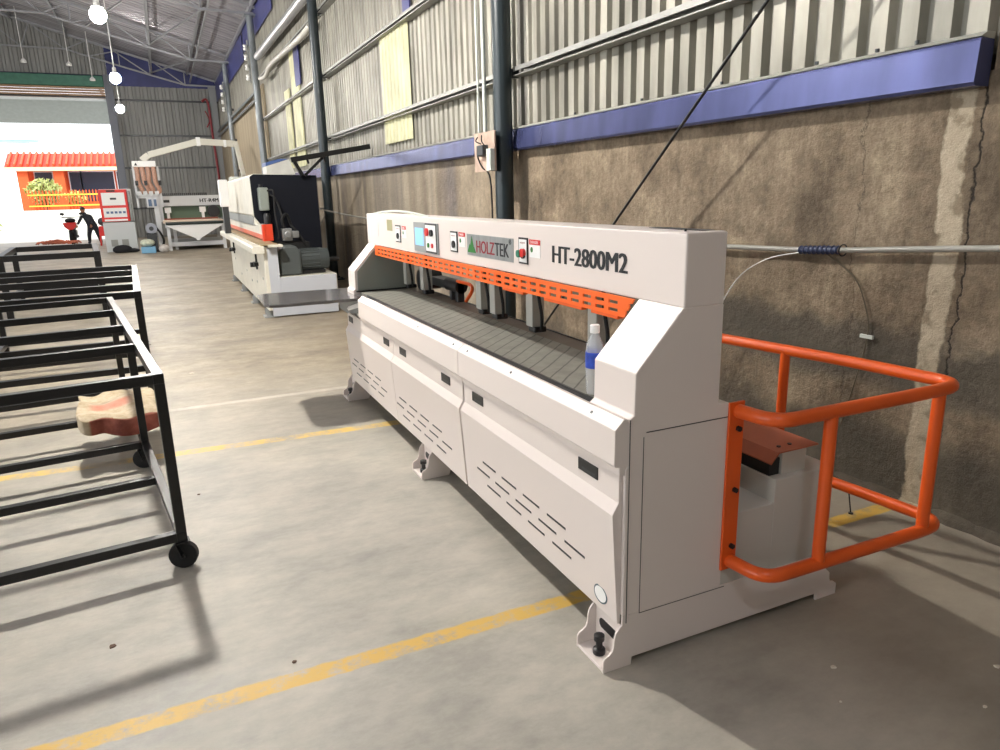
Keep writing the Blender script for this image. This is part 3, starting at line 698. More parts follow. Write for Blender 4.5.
# orange safety rail
bm = new()
def railpath(z): return fillet([(1.685, Y0 - .005, z), (1.705, 1.60, z), (2.42, 1.592, z), (2.625, 1.60, z), (2.585, 2.05, z), (2.47, 2.70, z), (2.43, 2.95, z), (2.19, 2.97, z)], .13)
for z in (.862, .30): tube(bm, railpath(z), .0245, 14)
for (x, y) in ((1.945, 1.597), (2.50, 1.60), (2.53, 2.36)): cyl(bm, (x, y, .30), (x, y, .86), .0225, n=14)
rail = obj('safety_rail', bm, ORANGE, W, smooth=True)
bm = new(); box(bm, 1.647, 1.712, Y0 - .011, Y0 - .001, .268, .895); mp_ = obj('mounting_plate', bm, ORANGE, rail, bevel=.002)
for z in (.80, .575, .36):
    bm = new(); cyl(bm, (1.686, Y0 - .024, z), (1.686, Y0 - .01, z), .010, n=6); obj('rail_bolt', bm, BLACK, rail)

# bottle on the table end
bt = thing('water_bottle', 'clear plastic water bottle with blue label and white cap on the conveyor bed end', 'bottle', (1.318, 2.105, .8822))
PET = mat('clear_plastic', (.85, .88, .9, 1), .12); PET.node_tree.nodes['Principled BSDF'].inputs['Alpha'].default_value = .30
bx, by, bz = 1.339, 2.115, .8822
bm = new(); lathe(bm, [(.024, 0), (.031, .004), (.0325, .03), (.030, .05), (.0325, .06), (.0325, .165), (.030, .185), (.019, .212), (.0135, .222), (.0135, .235)], (bx, by, bz), 20)
obj('bottle_body', bm, PET, bt, smooth=True)
bm = new(); lathe(bm, [(.017, .226), (.0175, .23), (.0175, .252), (.015, .255)], (bx, by, bz), 16); obj('cap', bm, LABELW, bt, smooth=True)
bm = new(); lathe(bm, [(.0332, .100), (.0335, .105), (.0335, .155), (.0332, .158)], (bx, by, bz), 20)
lb = obj('bottle_label', bm, mat('blue_label', rgb(38, 72, 176), .4, var=.25, vscale=30), bt, smooth=True)

# ------------------------------------------------------------------ carts (black steel frames on castors)
def cart(ox, oy, rz, Wd, bars, legs, label, H=.9, s=.042, lowz=.175, castors=True, group='black steel frame carts'):
    """origin at the front right leg's outer corner on the floor; local -x runs left, +y runs back"""
    t = thing('frame_cart', label, 'cart', (ox, oy, 0), group, 0)
    R = Matrix.Translation((ox, oy, 0)) @ Matrix.Rotation(rz, 4, 'Z')
    Ln = bars[-1] + s
    def part(name, bm, m, par, **k): return obj(name, bm, m, par, xf=R, **k)
    for xx in (-s, -Wd):
        bm = new(); box(bm, xx, xx + s, 0, Ln, H - s, H); part('side_rail', bm, BLKSTEEL, t, bevel=.002)
        bm = new(); box(bm, xx, xx + s, 0, Ln, lowz - s, lowz); part('lower_side_rail', bm, BLKSTEEL, t, bevel=.002)
    for y in bars:
        bm = new(); box(bm, -Wd + s, -s, y, y + s, H - s - .001, H - .001); part('cross_bar', bm, BLKSTEEL, t, bevel=.002)
        bm = new(); box(bm, -Wd + s, -s, y, y + s, lowz - s, lowz - .001); part('lower_cross_bar', bm, BLKSTEEL, t, bevel=.002)
    for y in legs:
        for xx in (-s, -Wd):
            bm = new(); box(bm, xx, xx + s, y, y + s, lowz, H - s); box(bm, xx, xx + s, y, y + s, lowz - s - .004, lowz - s + .001); part('leg', bm, BLKSTEEL, t, bevel=.002)
            cx, cy = xx + s / 2, y + s / 2
            if not castors:
                bm = new(); box(bm, xx, xx + s, y, y + s, 0, lowz - s - .003); box(bm, xx - .008, xx + s + .008, y - .008, y + s + .008, 0, .006); part('leg_foot', bm, BLKSTEEL, t)
                continue
            sg = 1 if y == 0 else -1
            bm = new(); box(bm, cx - .03, cx + .03, cy - .03, cy + .03, lowz - s - .008, lowz - s - .003)
            ax = Vector((.34, .94, 0)); sd_ = Vector((.94, -.34, 0)); cc = Vector((cx, cy, 0)) + sd_ * (-.002 if y == 0 else -.02)
            for f in (-1, 1): bar(bm, cc + ax * f * .024 + Vector((0, 0, .058)), cc + ax * f * .024 - sd_ * .02 + Vector((0, 0, lowz - s - .005)), .004, .036, tuple(ax))
            c = part('castor', bm, BLACK, t)
            bm = new(); w0 = cc + Vector((0, 0, .0615))
            cyl(bm, w0 - ax * .018, w0 + ax * .018, .0615, n=28); cyl(bm, w0 - ax * .028, w0 + ax * .028, .014, n=10)
            part('wheel', bm, RUBBER, c, smooth=True, bevel=.004)
    return t
cart(-.085, 3.215, math.radians(6.8), .93, (0, .78, 1.46, 2.18, 2.94), (0, 1.46, 2.94), 'nearest black steel frame cart, a dusty bag lying on its lower bars')
cart(-.245, 6.42, math.radians(2.2), 1.42, (0, .62, 1.37, 2.08, 2.75), (0, 1.37, 2.75), 'middle black steel frame cart, behind the cart with the bag', s=.055, lowz=.16, castors=False)
cart(-.93, 12.25, math.radians(5), 1.30, (0, 2.4), (0, 2.4), 'furthest black steel frame cart, with rust-coloured scraps on top', s=.085, lowz=.2, castors=False)
# scraps on the furthest cart
random.seed(5)
bm = new()
for k in range(46):
    x = -1.72 + random.gauss(0, .11); y = 14.68 + random.random() * .03; z = .915 + abs(random.gauss(0, .012))
    a = random.random() * PI
    tube(bm, smooth_path([(x, y, z), (x + .12 * math.cos(a), y + .02 * math.sin(a), z + .035), (x + .2 * math.cos(a), y + .04 * math.sin(a), z)], 3), .012, 5)
o = tag(obj('rusty_offcuts', bm, mat('rust_brown', rgb(160, 84, 58), .7, var=.3, vscale=9), smooth=True), 'heap of rust-coloured offcuts on top of the furthest frame cart', 'scrap'); o['kind'] = 'stuff'
# bag on the nearest cart
def bag():
    t = thing('paper_bag', 'dusty paper bag with red printed side, lying on lower bars of the nearest cart', 'bag', (-.40, 5.1, .176))
    bm = new(); NX, NY, NT = 18, 10, 1
    Wb, Db, Hb = .46, .72, .155
    bmesh.ops.create_cube(bm, size=1)
    bmesh.ops.subdivide_edges(bm, edges=bm.edges[:], cuts=7, use_grid_fill=True)
    random.seed(11)
    for v in bm.verts:
        x, y, z = v.co
        fx = 1 - (abs(x) * 2) ** 4 * .30; fy = 1 - (abs(y) * 2) ** 4 * .25
        zz = z * Hb * (fx * fy) + .018 * math.sin(x * 9 + y * 5) * fx + (.02 * math.sin(y * 14 + 1) if z > 0 else 0)
        pinch = 1 - .2 * math.exp(-((x + .27) / .09) ** 2); zz *= 1 - .2 * math.exp(-((x + .27) / .08) ** 2); zz += .03 * max(0, -x - .36) * 8
        v.co = Vector((x * Wb + .02 * math.sin(y * 7), y * Db * pinch + .012 * math.sin(x * 13), max(zz, -.07) + .072))
    M = Matrix.Translation((-.425, 5.14, .177)) @ Matrix.Rotation(math.radians(6), 4, 'Z')
    o = obj('bag_body', bm, None, t, smooth=True, xf=M)
    m = bpy.data.materials.new('printed_paper_bag'); m.use_nodes = True; N = m.node_tree.nodes; L = m.node_tree.links; b = N['Principled BSDF']
    g = N.new('ShaderNodeNewGeometry'); sep = N.new('ShaderNodeSeparateXYZ'); L.new(g.outputs['Position'], sep.inputs[0])
    base = ramp(N, L, noise(N, L, g.outputs['Position'], 12, 8, .7), [(.35, rgb(170, 150, 120)), (.65, rgb(206, 192, 166))])
    y1 = math_node(N, L, 'ADD', sep.outputs[1], math_node(N, L, 'MULTIPLY', sep.outputs[0], -.1))
    sn = N.new('ShaderNodeSeparateXYZ'); L.new(g.outputs['Normal'], sn.inputs[0])
    side_ = math_node(N, L, 'MULTIPLY', band(N, L, sn.outputs[1], -1.5, -.55, .08), band(N, L, sep.outputs[0], -.57, -.05, .008))
    base = mix(N, L, math_node(N, L, 'MULTIPLY', side_, .9), base, ramp(N, L, noise(N, L, g.outputs['Position'], 16, 6), [(.35, rgb(128, 42, 36)), (.7, rgb(176, 92, 76))]))
    t2 = math_node(N, L, 'MULTIPLY', band(N, L, y1, 5.1, 5.2, .02), band(N, L, sep.outputs[0], -.58, -.36, .03))
    base = mix(N, L, math_node(N, L, 'MULTIPLY', t2, .6), base, rgb(206, 104, 88))
    L.new(base, b.inputs['Base Color']); b.inputs['Roughness'].default_value = .85
    o.data.materials.clear(); o.data.materials.append(m)
    sd = o.modifiers.new('s', 'SUBSURF'); sd.levels = 1; sd.render_levels = 2
bag()

# ------------------------------------------------------------------ wall fittings near the machine
# guy rod
bm = new(); cyl(bm, wpt(2.96, 6.0, 0.0), wpt(2.96, -1.7, 6.6), .0095, n=10); tag(obj('bracing_rod', bm, BLACK, smooth=True), 'thin dark bracing rod running diagonally up in front of the masonry wall', 'rod')
# conduit on the wall
CON = mat('grey_conduit', rgb(150, 148, 140), .45, .1)
t = thing('wall_conduit', 'thick grey conduit with blue wrapped joint along the masonry wall', 'conduit', wpt(3.2, 2.8, 1.22))
bm = new(); tube(bm, smooth_path([wpt(3.2, 9, 1.12), wpt(3.2, 6.5, 1.17), wpt(3.2, 4.6, 1.2), wpt(3.2, 3.6, 1.232), wpt(3.2, 2.85, 1.252), wpt(3.2, 2.3, 1.288), wpt(3.2, 1.9, 1.315), wpt(3.2, 1.0, 1.37), wpt(3.2, -2, 1.5)]), .015, 10); obj('pipe', bm, CON, t, smooth=True)
bm = new(); pa, pb = wpt(3.2, 2.93, 1.248), wpt(3.2, 2.69, 1.262)
for k in range(9):
    c = pa.lerp(pb, k / 8.0); torus(bm, (c.x, c.y, c.z), .018, .007, 'y', 12, 6)
tube(bm, [pa, pb], .019, 10); obj('wrapped_joint', bm, mat('blue_tape', rgb(52, 62, 92), .5, var=.3, vscale=60), t, smooth=True)
bm = new(); torus(bm, tuple(wpt(3.2, 2.66, 1.262)), .03, .004, 'y', 16, 6); obj('clip', bm, BLACK, t, smooth=True)
bm = new(); tube(bm, smooth_path([wpt(3.18, 2.93, 1.235), wpt(3.12, 3.1, 1.19), wpt(3.1, 3.28, 1.08), wpt(3.1, 3.42, .9), wpt(3.1, 3.5, .72), wpt(3.12, 3.62, .4)]), .0035, 6)
tag(obj('loose_wire', bm, LABELW, smooth=True), 'thin white wire hanging in a curve from the wrapped conduit joint', 'wire')
bm = new(); tube(bm, smooth_path([wpt(3.235, 2.78, 1.23), wpt(3.235, 2.6, 1.12), wpt(3.235, 2.52, .98), wpt(3.235, 2.49, .84), wpt(3.235, 2.53, .6), wpt(3.235, 2.6, .3)]), .004, 6)
tag(obj('drop_cable', bm, mat('brown_grey_cord', rgb(96, 86, 70), .8), smooth=True), 'thin dull cord running down the masonry wall to a white tag', 'cord')
bm = new(); box(bm, 3.225, 3.24, 2.455, 2.53, .817, .836, WR); tag(obj('wall_tag', bm, LABELG, bevel=.002), 'small white rectangular tag on the masonry wall', 'tag')
bm = new(); tube(bm, smooth_path([wpt(3.2, 16, 1.0), wpt(3.15, 14.9, 1.34), wpt(2.90, 14.3, 1.37), wpt(3.1, 12.5, 1.26), wpt(3.15, 10, 1.2), wpt(3.18, 9, 1.12)]), .015, 8)
tag(obj('sagging_cable', bm, CON, smooth=True), 'grey cable sagging past the second column along the wall', 'cable')
# switch boards on the near column
cp = wpt(3.05, 6.40, 0)
t = thing('electrical_board', 'peeling plywood board with socket boxes and wires on the near column', 'electrical board', (cp.x - .12, cp.y - .05, 1.78))
bm = new(); box(bm, cp.x - .14, cp.x - .125, cp.y - .10, cp.y + .38, 1.80, 2.16); obj('plywood', bm, mat('pinkish_plywood', rgb(186, 162, 146), .8, var=.2, vscale=6), t)
bm = new(); box(bm, cp.x - .185, cp.x - .125, cp.y - .095, cp.y + .0, 1.80, 2.0); obj('socket_strip', bm, LABELG, t, bevel=.005)
bm = new(); box(bm, cp.x - .2, cp.x - .13, cp.y + .05, cp.y + .2, 1.94, 2.04); obj('breaker_box', bm, DKSTEEL, t, bevel=.008)
bm = new(); box(bm, cp.x - .19, cp.x - .18, cp.y - .07, cp.y - .03, 1.83, 1.97); obj('socket_face', bm, LABELW, t)
bm = new()
tube(bm, smooth_path([(cp.x - .16, cp.y + .25, 2.12), (cp.x - .2, cp.y + .2, 2.08), (cp.x - .18, cp.y + .12, 2.05)]), .006, 6)
tube(bm, smooth_path([(cp.x - .16, cp.y + .15, 2.13), (cp.x - .2, cp.y + .05, 2.06), (cp.x - .18, cp.y - .04, 2.0)]), .006, 6)
tube(bm, smooth_path([(cp.x - .18, cp.y + .22, 1.94), (cp.x - .15, cp.y + .18, 1.84), (cp.x - .12, cp.y + .08, 1.76), (cp.x - .11, cp.y + .06, 1.5), (cp.x - .11, cp.y + .06, .9)]), .008, 6)
obj('wire', bm, RUBBER, t, smooth=True)
for dy, lab in ((.17, 'white conduit pipe running up beside the near column'), (.32, 'second slimmer white conduit running up beside the near column')):
    bm = new(); r = .02 if dy < .2 else .012; cyl(bm, (cp.x - .11, cp.y + dy, 2.16), (cp.x - .11, cp.y + dy, 6.4), r, n=10)
    tag(obj('riser_conduit', bm, LABELG, smooth=True), lab, 'conduit', 'white conduits on the near column')

# ------------------------------------------------------------------ edge banding machine at the wall
EBW = mat('cream_white_paint', rgb(226, 222, 208), .42, var=.05)
EBG = mat('bluish_white_paint', rgb(196, 200, 208), .4)
DKB = mat('dark_blue_black_panel', rgb(17, 20, 30), .6, spec=.2)
E = thing('edge_banding_machine', 'large cream edge banding machine with dark end panel and grey motor, beside the wall', 'machine', (1.7, 13.7, 0))
bm = new(); box(bm, 1.15, 1.335, 10.1, 15.5, .10, .97); box(bm, 1.33, 2.12, 10.12, 17.2, .10, .55); prism(bm, [(1.335, .08), (2.08, .08), (2.08, .1), (1.335, .1)], 10.1, 17); obj('base', bm, EBW, E, bevel=.01)
bm = new(); box(bm, 1.20, 1.335, 10.092, 10.102, .02, .965); box(bm, 1.335, 2.1, 10.092, 10.12, .02, .548); obj('end_plate', bm, EBG, E, bevel=.003)
bm = new(); prism(bm, [(1.16, .985), (1.02, .985), (1.0, .965), (1.0, .90), (1.02, .885), (1.16, .885)], 10.0, 15.8); obj('front_rail', bm, EBW, E, bevel=.005)
bm = new(); box(bm, 1.12, 1.35, 10.05, 15.8, .985, 1.0); obj('track', bm, mat('worn_tan_track', rgb(168, 150, 112), .45, .3, var=.2, vscale=9), E)
bm = new(); box(bm, 1.21, 1.40, 9.98, 10.2, .965, .995); obj('end_ledge', bm, EBW, E, bevel=.004)
# upper hood
bm = new(); prism(bm, [(1.27, 1.18), (1.27, 1.33), (1.24, 1.36), (1.26, 1.93), (1.32, 1.965), (2.24, 1.93), (2.24, 1.18)], 11.75, 17.6); hood = obj('hood', bm, EBW, E, bevel=.01)
bm = new(); prism(bm, [(1.262, 1.33), (1.255, 1.925), (1.31, 1.958), (2.25, 1.93), (2.25, .56), (1.42, .56), (1.42, 1.1)], 11.70, 11.76); obj('dark_end_panel', bm, DKB, E)
bm = new(); box(bm, 1.255, 1.27, 11.9, 17.5, 1.2, 1.34); obj('grey_band', bm, GREY, hood)
# lower guard with red pressure beam
bm = new(); box(bm, 1.27, 1.40, 11.0, 17.4, 1.08, 1.22); obj('pressure_beam', bm, EBW, E, bevel=.01)
bm = new(); box(bm, 1.262, 1.40, 11.0, 17.4, 1.02, 1.085); obj('orange_stripe', bm, mat('faded_orange_strip', rgb(228, 120, 92), .45), E)
bm = new(); box(bm, 1.29, 1.41, 10.92, 10.99, 1.0, 1.235); box(bm, 1.265, 1.30, 10.9, 11.02, 1.0, 1.235); gd = obj('red_guard', bm, mat('red_orange', rgb(224, 70, 40), .4), E, bevel=.004)
# filter/regulator unit
bm = new(); box(bm, 1.33, 1.47, 11.45, 11.65, 1.42, 1.76); fu = obj('filter_unit', bm, mat('grey_green_casting', rgb(150, 158, 150), .4, .2), E, bevel=.02)
bm = new(); lathe(bm, [(.05, 0), (.055, .12), (.04, .16)], (1.42, 11.5, 1.22), 12); lathe(bm, [(.03, 0), (.03, .05)], (1.37, 11.5, 1.76), 10); obj('filter_bowl', bm, BLACK, fu, smooth=True)
bm = new()
tube(bm, smooth_path([(1.47, 11.5, 1.66), (1.55, 11.4, 1.6), (1.6, 11.3, 1.4), (1.62, 11.2, 1.15), (1.72, 11.2, 1.05)]), .015, 8)
tube(bm, smooth_path([(1.44, 11.5, 1.7), (1.52, 11.3, 1.7), (1.5, 11.2, 1.4), (1.5, 11.0, 1.1), (1.47, 10.9, 1.02)]), .012, 8)
obj('air_hose', bm, RUBBER, fu, smooth=True)
bm = new(); box(bm, 1.56, 1.70, 11.05, 11.2, .98, 1.16); box(bm, 1.70, 1.80, 11.05, 11.2, 1.02, 1.12); cyl(bm, (1.63, 11.0, 1.07), (1.63, 11.08, 1.07), .05, n=12); wk = obj('cutter_head', bm, STEEL, E, bevel=.01)
bm = new(); tube(bm, smooth_path([(1.6, 11.1, 1.16), (1.58, 11.1, 1.3), (1.66, 11.15, 1.36), (1.72, 11.2, 1.2), (1.78, 11.1, 1.1), (1.9, 11.1, .9)]), .022, 8); box(bm, 1.45, 1.95, 11.1, 11.5, .80, .95); obj('cable_bundle', bm, RUBBER, wk, smooth=False)
# drive motor
bm = new(); prism(bm, [(1.36, .56), (1.66, .56), (1.66, .88), (1.60, .955), (1.44, .965), (1.36, .90)], 10.2, 10.5); mo = obj('gearbox', bm, mat('dark_grey_cast', rgb(82, 88, 88), .5, .1), E, bevel=.03)
bm = new(); cyl(bm, (1.64, 10.4, .75), (2.02, 10.4, .75), .145, n=28)
for k in range(18):
    a = 2 * PI * k / 18; bar(bm, (1.68, 10.4 + .148 * math.cos(a), .75 + .148 * math.sin(a)), (1.93, 10.4 + .148 * math.cos(a), .75 + .148 * math.sin(a)), .012, .012)
cyl(bm, (1.93, 10.4, .75), (2.06, 10.4, .75), .155, .14, n=28); obj('motor_body', bm, mat('dark_grey_motor', rgb(70, 76, 76), .5, .1), mo, smooth=True)
bm = new(); cyl(bm, (2.06, 10.4, .73), (2.22, 10.4, .73), .03, n=10); box(bm, 1.68, 2.0, 10.3, 10.5, .56, .6); obj('motor_foot', bm, BLACK, mo)
# clamp handles, feet, side control box
for y in (10.95, 14.6):
    bm = new(); box(bm, 1.125, 1.15, y - .02, y + .02, .60, .88); box(bm, 1.09, 1.15, y - .16, y + .04, .66, .71); cyl(bm, (1.05, y, .67), (1.15, y, .67), .035, n=12); obj('clamp_handle', bm, BLACK, E, bevel=.004)
for y, z in ((10.4, .52), (11.2, .40), (11.9, .35), (12.6, .45), (13.6, .3), (14.6, .5)):
    bm = new(); cyl(bm, (1.143, y, z), (1.152, y, z), .02, n=10); obj('access_bolt', bm, GREY, E)
bm = new(); cyl(bm, (1.6, 10.085, .3), (1.6, 10.095, .3), .02, n=12); obj('access_bolt', bm, GREY, E)
bm = new(); box(bm, 1.9, 2.0, 10.085, 10.095, .13, .2); obj('rating_plate', bm, GREY, E)
for y in (10.15, 11.7, 13.4, 15.2):
    bm = new(); box(bm, 1.09, 1.3, y, y + .22, 0, .02); box(bm, 1.12, 1.3, y + .02, y + .04, .02, .11); box(bm, 1.12, 1.3, y + .18, y + .2, .02, .11); cyl(bm, (1.15, y + .11, .02), (1.15, y + .11, .1), .02, n=10); obj('foot', bm, GREY, E)
bm = new(); box(bm, 1.95, 2.1, 10.15, 10.35, 0, .1); obj('foot', bm, GREY, E)
bm = new(); box(bm, .96, 1.10, 13.9, 14.3, 1.47, 1.94); cb = obj('control_box', bm, LABELW, E, bevel=.01)
bm = new(); box(bm, .98, 1.08, 13.98, 14.2, 1.0, 1.5); obj('box_bracket', bm, DKSTEEL, cb)
bm = new(); box(bm, 1.3, 1.7, 15.4, 16.0, 1.96, 2.03); obj('top_vent', bm, LABELG, E, bevel=.01)
# arms and pale box resting above its dark end
t = thing('black_support_arm', 'black slanted metal arm sticking out above the dark end of the edge banding machine', 'arm', (2.1, 11.6, 1.93))
bm = new(); bar(bm, (1.86, 11.55, 2.155), (3.1, 11.55, 2.355), .06, .075); obj('boom', bm, BLKSTEEL, t, bevel=.004)
bm = new(); bar(bm, (1.90, 11.6, 2.16), (2.02, 11.6, 1.93), .05, .09, (0, 1, 0)); obj('upright', bm, BLKSTEEL, t)
bm = new(); bar(bm, (2.06, 11.6, 1.93), (2.36, 11.6, 2.2), .04, .04); obj('strut', bm, BLKSTEEL, t)
bm = new(); bar(bm, (2.36, 11.55, 2.22), (2.38, 11.55, 2.12), .03, .03); bar(bm, (2.1, 11.55, 2.18), (2.12, 11.55, 2.1), .03, .03); obj('hook', bm, BLKSTEEL, t)
bm = new(); prism(bm, [(1.60, 1.97), (1.60, 2.10), (1.97, 2.21), (2.05, 1.97)], 12.4, 12.9); pb_ = tag(obj('sheet_metal_box', bm, mat('pale_metal_box', rgb(206, 206, 200), .4, .2, var=.08)), 'pale sheet metal box with blue edge on top of the edge banding machine', 'box')
bm = new(); prism(bm, [(1.595, 2.105), (1.60, 2.16), (1.80, 2.215), (1.97, 2.215)], 12.42, 12.88); obj('blue_edge', bm, mat('blue_edge_paint', rgb(70, 96, 150), .4), pb_)
pb_.children[0].location = (0, 0, 0)

# ------------------------------------------------------------------ CNC router at the far end
C_ = thing('cnc_router', 'far white CNC router table with gantry, loading arm and triangular front apron', 'machine', (.9, 27, 0))
CW = mat('light_grey_white', rgb(206, 208, 210), .45)
bm = new(); box(bm, -.05, 1.8, 26.0, 29, .88, .96); obj('table_top', bm, mat('pinkish_board', rgb(216, 196, 176), .6), C_, bevel=.01)
bm = new(); box(bm, .02, 1.78, 25.93, 26.02, .86, .92); cyl(bm, (.02, 25.93, .88), (1.78, 25.93, .88), .045, n=12); obj('front_roller', bm, mat('dark_green_roller', rgb(34, 46, 44), .4), C_)
bm = new(); prism(bm, [(.0, .82), (1.8, .82), (1.02, .37), (1.0, .31), (.9, .31), (.88, .37)], 25.95, 25.98); obj('chip_apron', bm, LABELW, C_)
bm = new(); box(bm, .0, 1.8, 26.0, 29, .74, .86); box(bm, .1, 1.75, 26.3, 28.8, .12, .26); obj('frame', bm, CW, C_)
for x, y in ((.03, 26.05), (1.72, 26.05), (.03, 28.8), (1.72, 28.8), (.22, 26.5)):
    bm = new(); box(bm, x, x + .1, y, y + .1, 0, .8); obj('leg', bm, CW, C_)
bm = new(); box(bm, -.15, 2.25, 27.35, 27.65, 1.42, 1.76); g_ = obj('gantry', bm, CW, C_, bevel=.02)
bm = new(); box(bm, -.1, 2.2, 27.66, 27.75, 1.0, 1.4); obj('gantry_back', bm, mat('dull_green', rgb(96, 116, 96), .6), g_)
obj('lettering', text_bm('HT-R4M', face_negy(1.20, 27.345, 1.53), .60, .12, .004, fat=.008), BLKTXT, g_)
bm = new(); box(bm, .05, .24, 27.34, 27.352, 1.54, 1.63); obj('gantry_mark', bm, BLACK, g_)
bm = new()
for k in range(24): box(bm, -.02 + k * .062, .025 + k * .062, 27.4, 27.5, 1.76, 1.85)
obj('cable_chain', bm, BLACK, g_)
for x in (.15, 1.25):
    bm = new(); box(bm, x - .1, x + .1, 27.2, 27.34, 1.2, 1.38); cyl(bm, (x, 27.25, .98), (x, 27.25, 1.2), .05, n=10); obj('spindle', bm, LABELW, g_)
bm = new(); cyl(bm, (1.6, 27.2, 1.22), (1.6, 27.5, 1.22), .2, n=18); obj('blower', bm, BLACK, g_, smooth=True)
for x in (-.15, 2.1):
    bm = new(); box(bm, x, x + .15, 27.3, 27.7, .9, 1.45); obj('gantry_foot', bm, CW, g_)
bm = new(); box(bm, .0, 1.7, 27.0, 27.05, .97, 1.02); obj('red_edge', bm, mat('dull_red', rgb(140, 78, 62), .6), C_)
# loading arm
bm = new(); pth = [(-.42, 26.5, 2.88), (-.2, 26.5, 3.05), (1.33, 26.5, 3.47), (2.2, 26.5, 3.42), (2.5, 26.5, 3.40)]
for a, b in zip(pth, pth[1:]): bar(bm, a, b, .14, .2)
bar(bm, (2.5, 26.5, 3.48), (2.66, 26.5, 2.3), .14, .18); bar(bm, (2.64, 26.5, 2.4), (2.7, 26.5, 0), .14, .18)
arm = obj('loading_arm', bm, mat('cream_arm', rgb(214, 212, 200), .45), C_, bevel=.02)
bm = new(); box(bm, 1.28, 1.40, 26.38, 26.62, 3.33, 3.6); box(bm, 2.12, 2.2, 26.4, 26.6, 3.3, 3.52); obj('arm_joint', bm, LABELW, arm)
# tool head with hoses
bm = new(); box(bm, -.72, -.03, 26.35, 26.6, 2.68, 2.86); th_ = obj('head_plate', bm, LABELW, C_, bevel=.01)
bm = new(); prism(bm, [(-.66, 2.72), (-.56, 2.72), (-.61, 2.81)], 26.34, 26.35); obj('mountain_mark', bm, BLACK, th_)
HOSE = mat('pinkish_hose', rgb(190, 148, 128), .5, var=.2, vscale=20, stretch=(1, 1, 4))
for k in range(4):
    x0 = -.62 + k * .165; x1 = -.55 + k * .16 + .03 * (k % 2)
    bm = new(); tube(bm, smooth_path([(x0, 26.45, 2.70), (x0 + .02, 26.4, 2.45), (x1 - .06, 26.42, 2.2), (x1 + .02, 26.45, 1.98), (x1, 26.5, 1.88)]), [.07] * 25, 12); obj('dust_hose', bm, HOSE, th_, smooth=True)
bm = new()
for k in range(4): box(bm, -.68 + k * .17, -.56 + k * .17, 26.4, 26.6, 1.78, 1.92)
box(bm, -.72, -.02, 26.5, 26.7, 1.7, 1.82); obj('hose_manifold', bm, CW, th_)
bm = new()
for x in (-.70, -.44, -.02): box(bm, x, x + .09, 26.32, 26.4, 2.1, 2.25)
obj('clamp_block', bm, BLACK, th_)
bm = new(); box(bm, -.74, -.68, 26.5, 26.56, 1.4, 2.7); box(bm, -.02, .04, 26.5, 26.56, 1.4, 2.7); box(bm, -.45, -.12, 26.45, 26.6, 1.4, 1.7); obj('head_post', bm, CW, th_)
bm = new(); box(bm, -.40, -.30, 26.42, 26.46, 1.44, 1.66); box(bm, -.24, -.16, 26.42, 26.46, 1.44, 1.66); obj('blue_motor', bm, mat('grey_blue_motor', rgb(90, 110, 140), .4), th_)
bm = new(); box(bm, -.25, -.1, 26.5, 26.75, .1, 1.45); obj('head_column', bm, CW, C_, bevel=.01)
# machine's small items on the floor beside it
t = thing('vacuum_pump', 'grey round pump standing between the red control cabinet and the router', 'pump', (-.4, 26.3, 0))
bm = new(); cyl(bm, (-.42, 26.1, .74), (-.42, 26.35, .74), .17, n=20); obj('pump_housing', bm, mat('pump_grey', rgb(160, 164, 176), .45), t, smooth=True)
bm = new(); cyl(bm, (-.42, 26.08, .74), (-.42, 26.1, .74), .07, n=14); obj('pump_hub', bm, DKSTEEL, t)
bm = new(); box(bm, -.58, -.28, 26.1, 26.4, 0, .6); obj('pump_stand', bm, DKSTEEL, t)
bm = new(); tube(bm, smooth_path([(-.27, 26.2, .75), (-.15, 26.1, .55), (-.1, 26.0, .3), (-.25, 25.9, .05), (-.45, 25.95, .03)]), .035, 8); obj('pump_hose', bm, RUBBER, t, smooth=True)
bm = new(); box(bm, -.78, -.36, 25.4, 25.8, 0, .2); tag(obj('blue_crate', bm, mat('light_blue_plastic', rgb(120, 172, 206), .5), bevel=.02), 'light blue plastic crate on the floor beside the control cabinet', 'crate')
bm = new(); sph(bm, (-.58, 25.6, .322), .17, (1.3, 1, .7), 12); tag(obj('white_sack', bm, mat('greenish_white_plastic', rgb(200, 206, 186), .6, var=.2, vscale=12), smooth=True), 'crumpled greenish white sack lying in the light blue crate', 'sack')
bm = new(); sph(bm, (-.12, 25.5, .12), .14, (1.2, 1, 1.0), 10); tag(obj('grey_bundle', bm, mat('pale_bundle', rgb(196, 190, 184), .7, var=.2, vscale=10), smooth=True), 'pale grey bundle on the floor by the router leg', 'bundle')
# control cabinet
t = thing('control_cabinet', 'tall red and white control cabinet on the floor left of the router', 'cabinet', (-1.45, 27.2, 0))
bm = new(); prism(bm, [(26.95, 0), (26.95, .96), (27.4, .98), (27.4, 2.02), (27.55, 2.02), (27.55, 0)], -1.84, -.90, 'x'); obj('cabinet_body', bm, mat('cabinet_grey', rgb(200, 204, 204), .45), t, bevel=.01)
bm = new(); box(bm, -1.84, -1.02, 26.9, 27.4, .98, 2.0); rp = obj('red_panel', bm, mat('bright_red_panel', rgb(222, 52, 46), .4), t, bevel=.01)
for z0, z1 in ((1.50, 1.90), (1.12, 1.42), (1.0, 1.06)):
    bm = new(); box(bm, -1.76, -1.09, 26.885, 26.9, z0, z1); wpn = obj('white_field', bm, LABELW, rp)
bm = new(); box(bm, -1.52, -1.34, 26.875, 26.89, 1.68, 1.74); box(bm, -1.6, -1.35, 26.88, 26.9, 1.93, 1.98); obj('display_slot', bm, BLACK, rp)
bm = new()
for k in range(5): box(bm, -1.68 + k * .12, -1.6 + k * .12, 26.875, 26.887, 1.24, 1.31)
obj('button_row', bm, mat('button_blue', rgb(90, 110, 150), .4), rp)
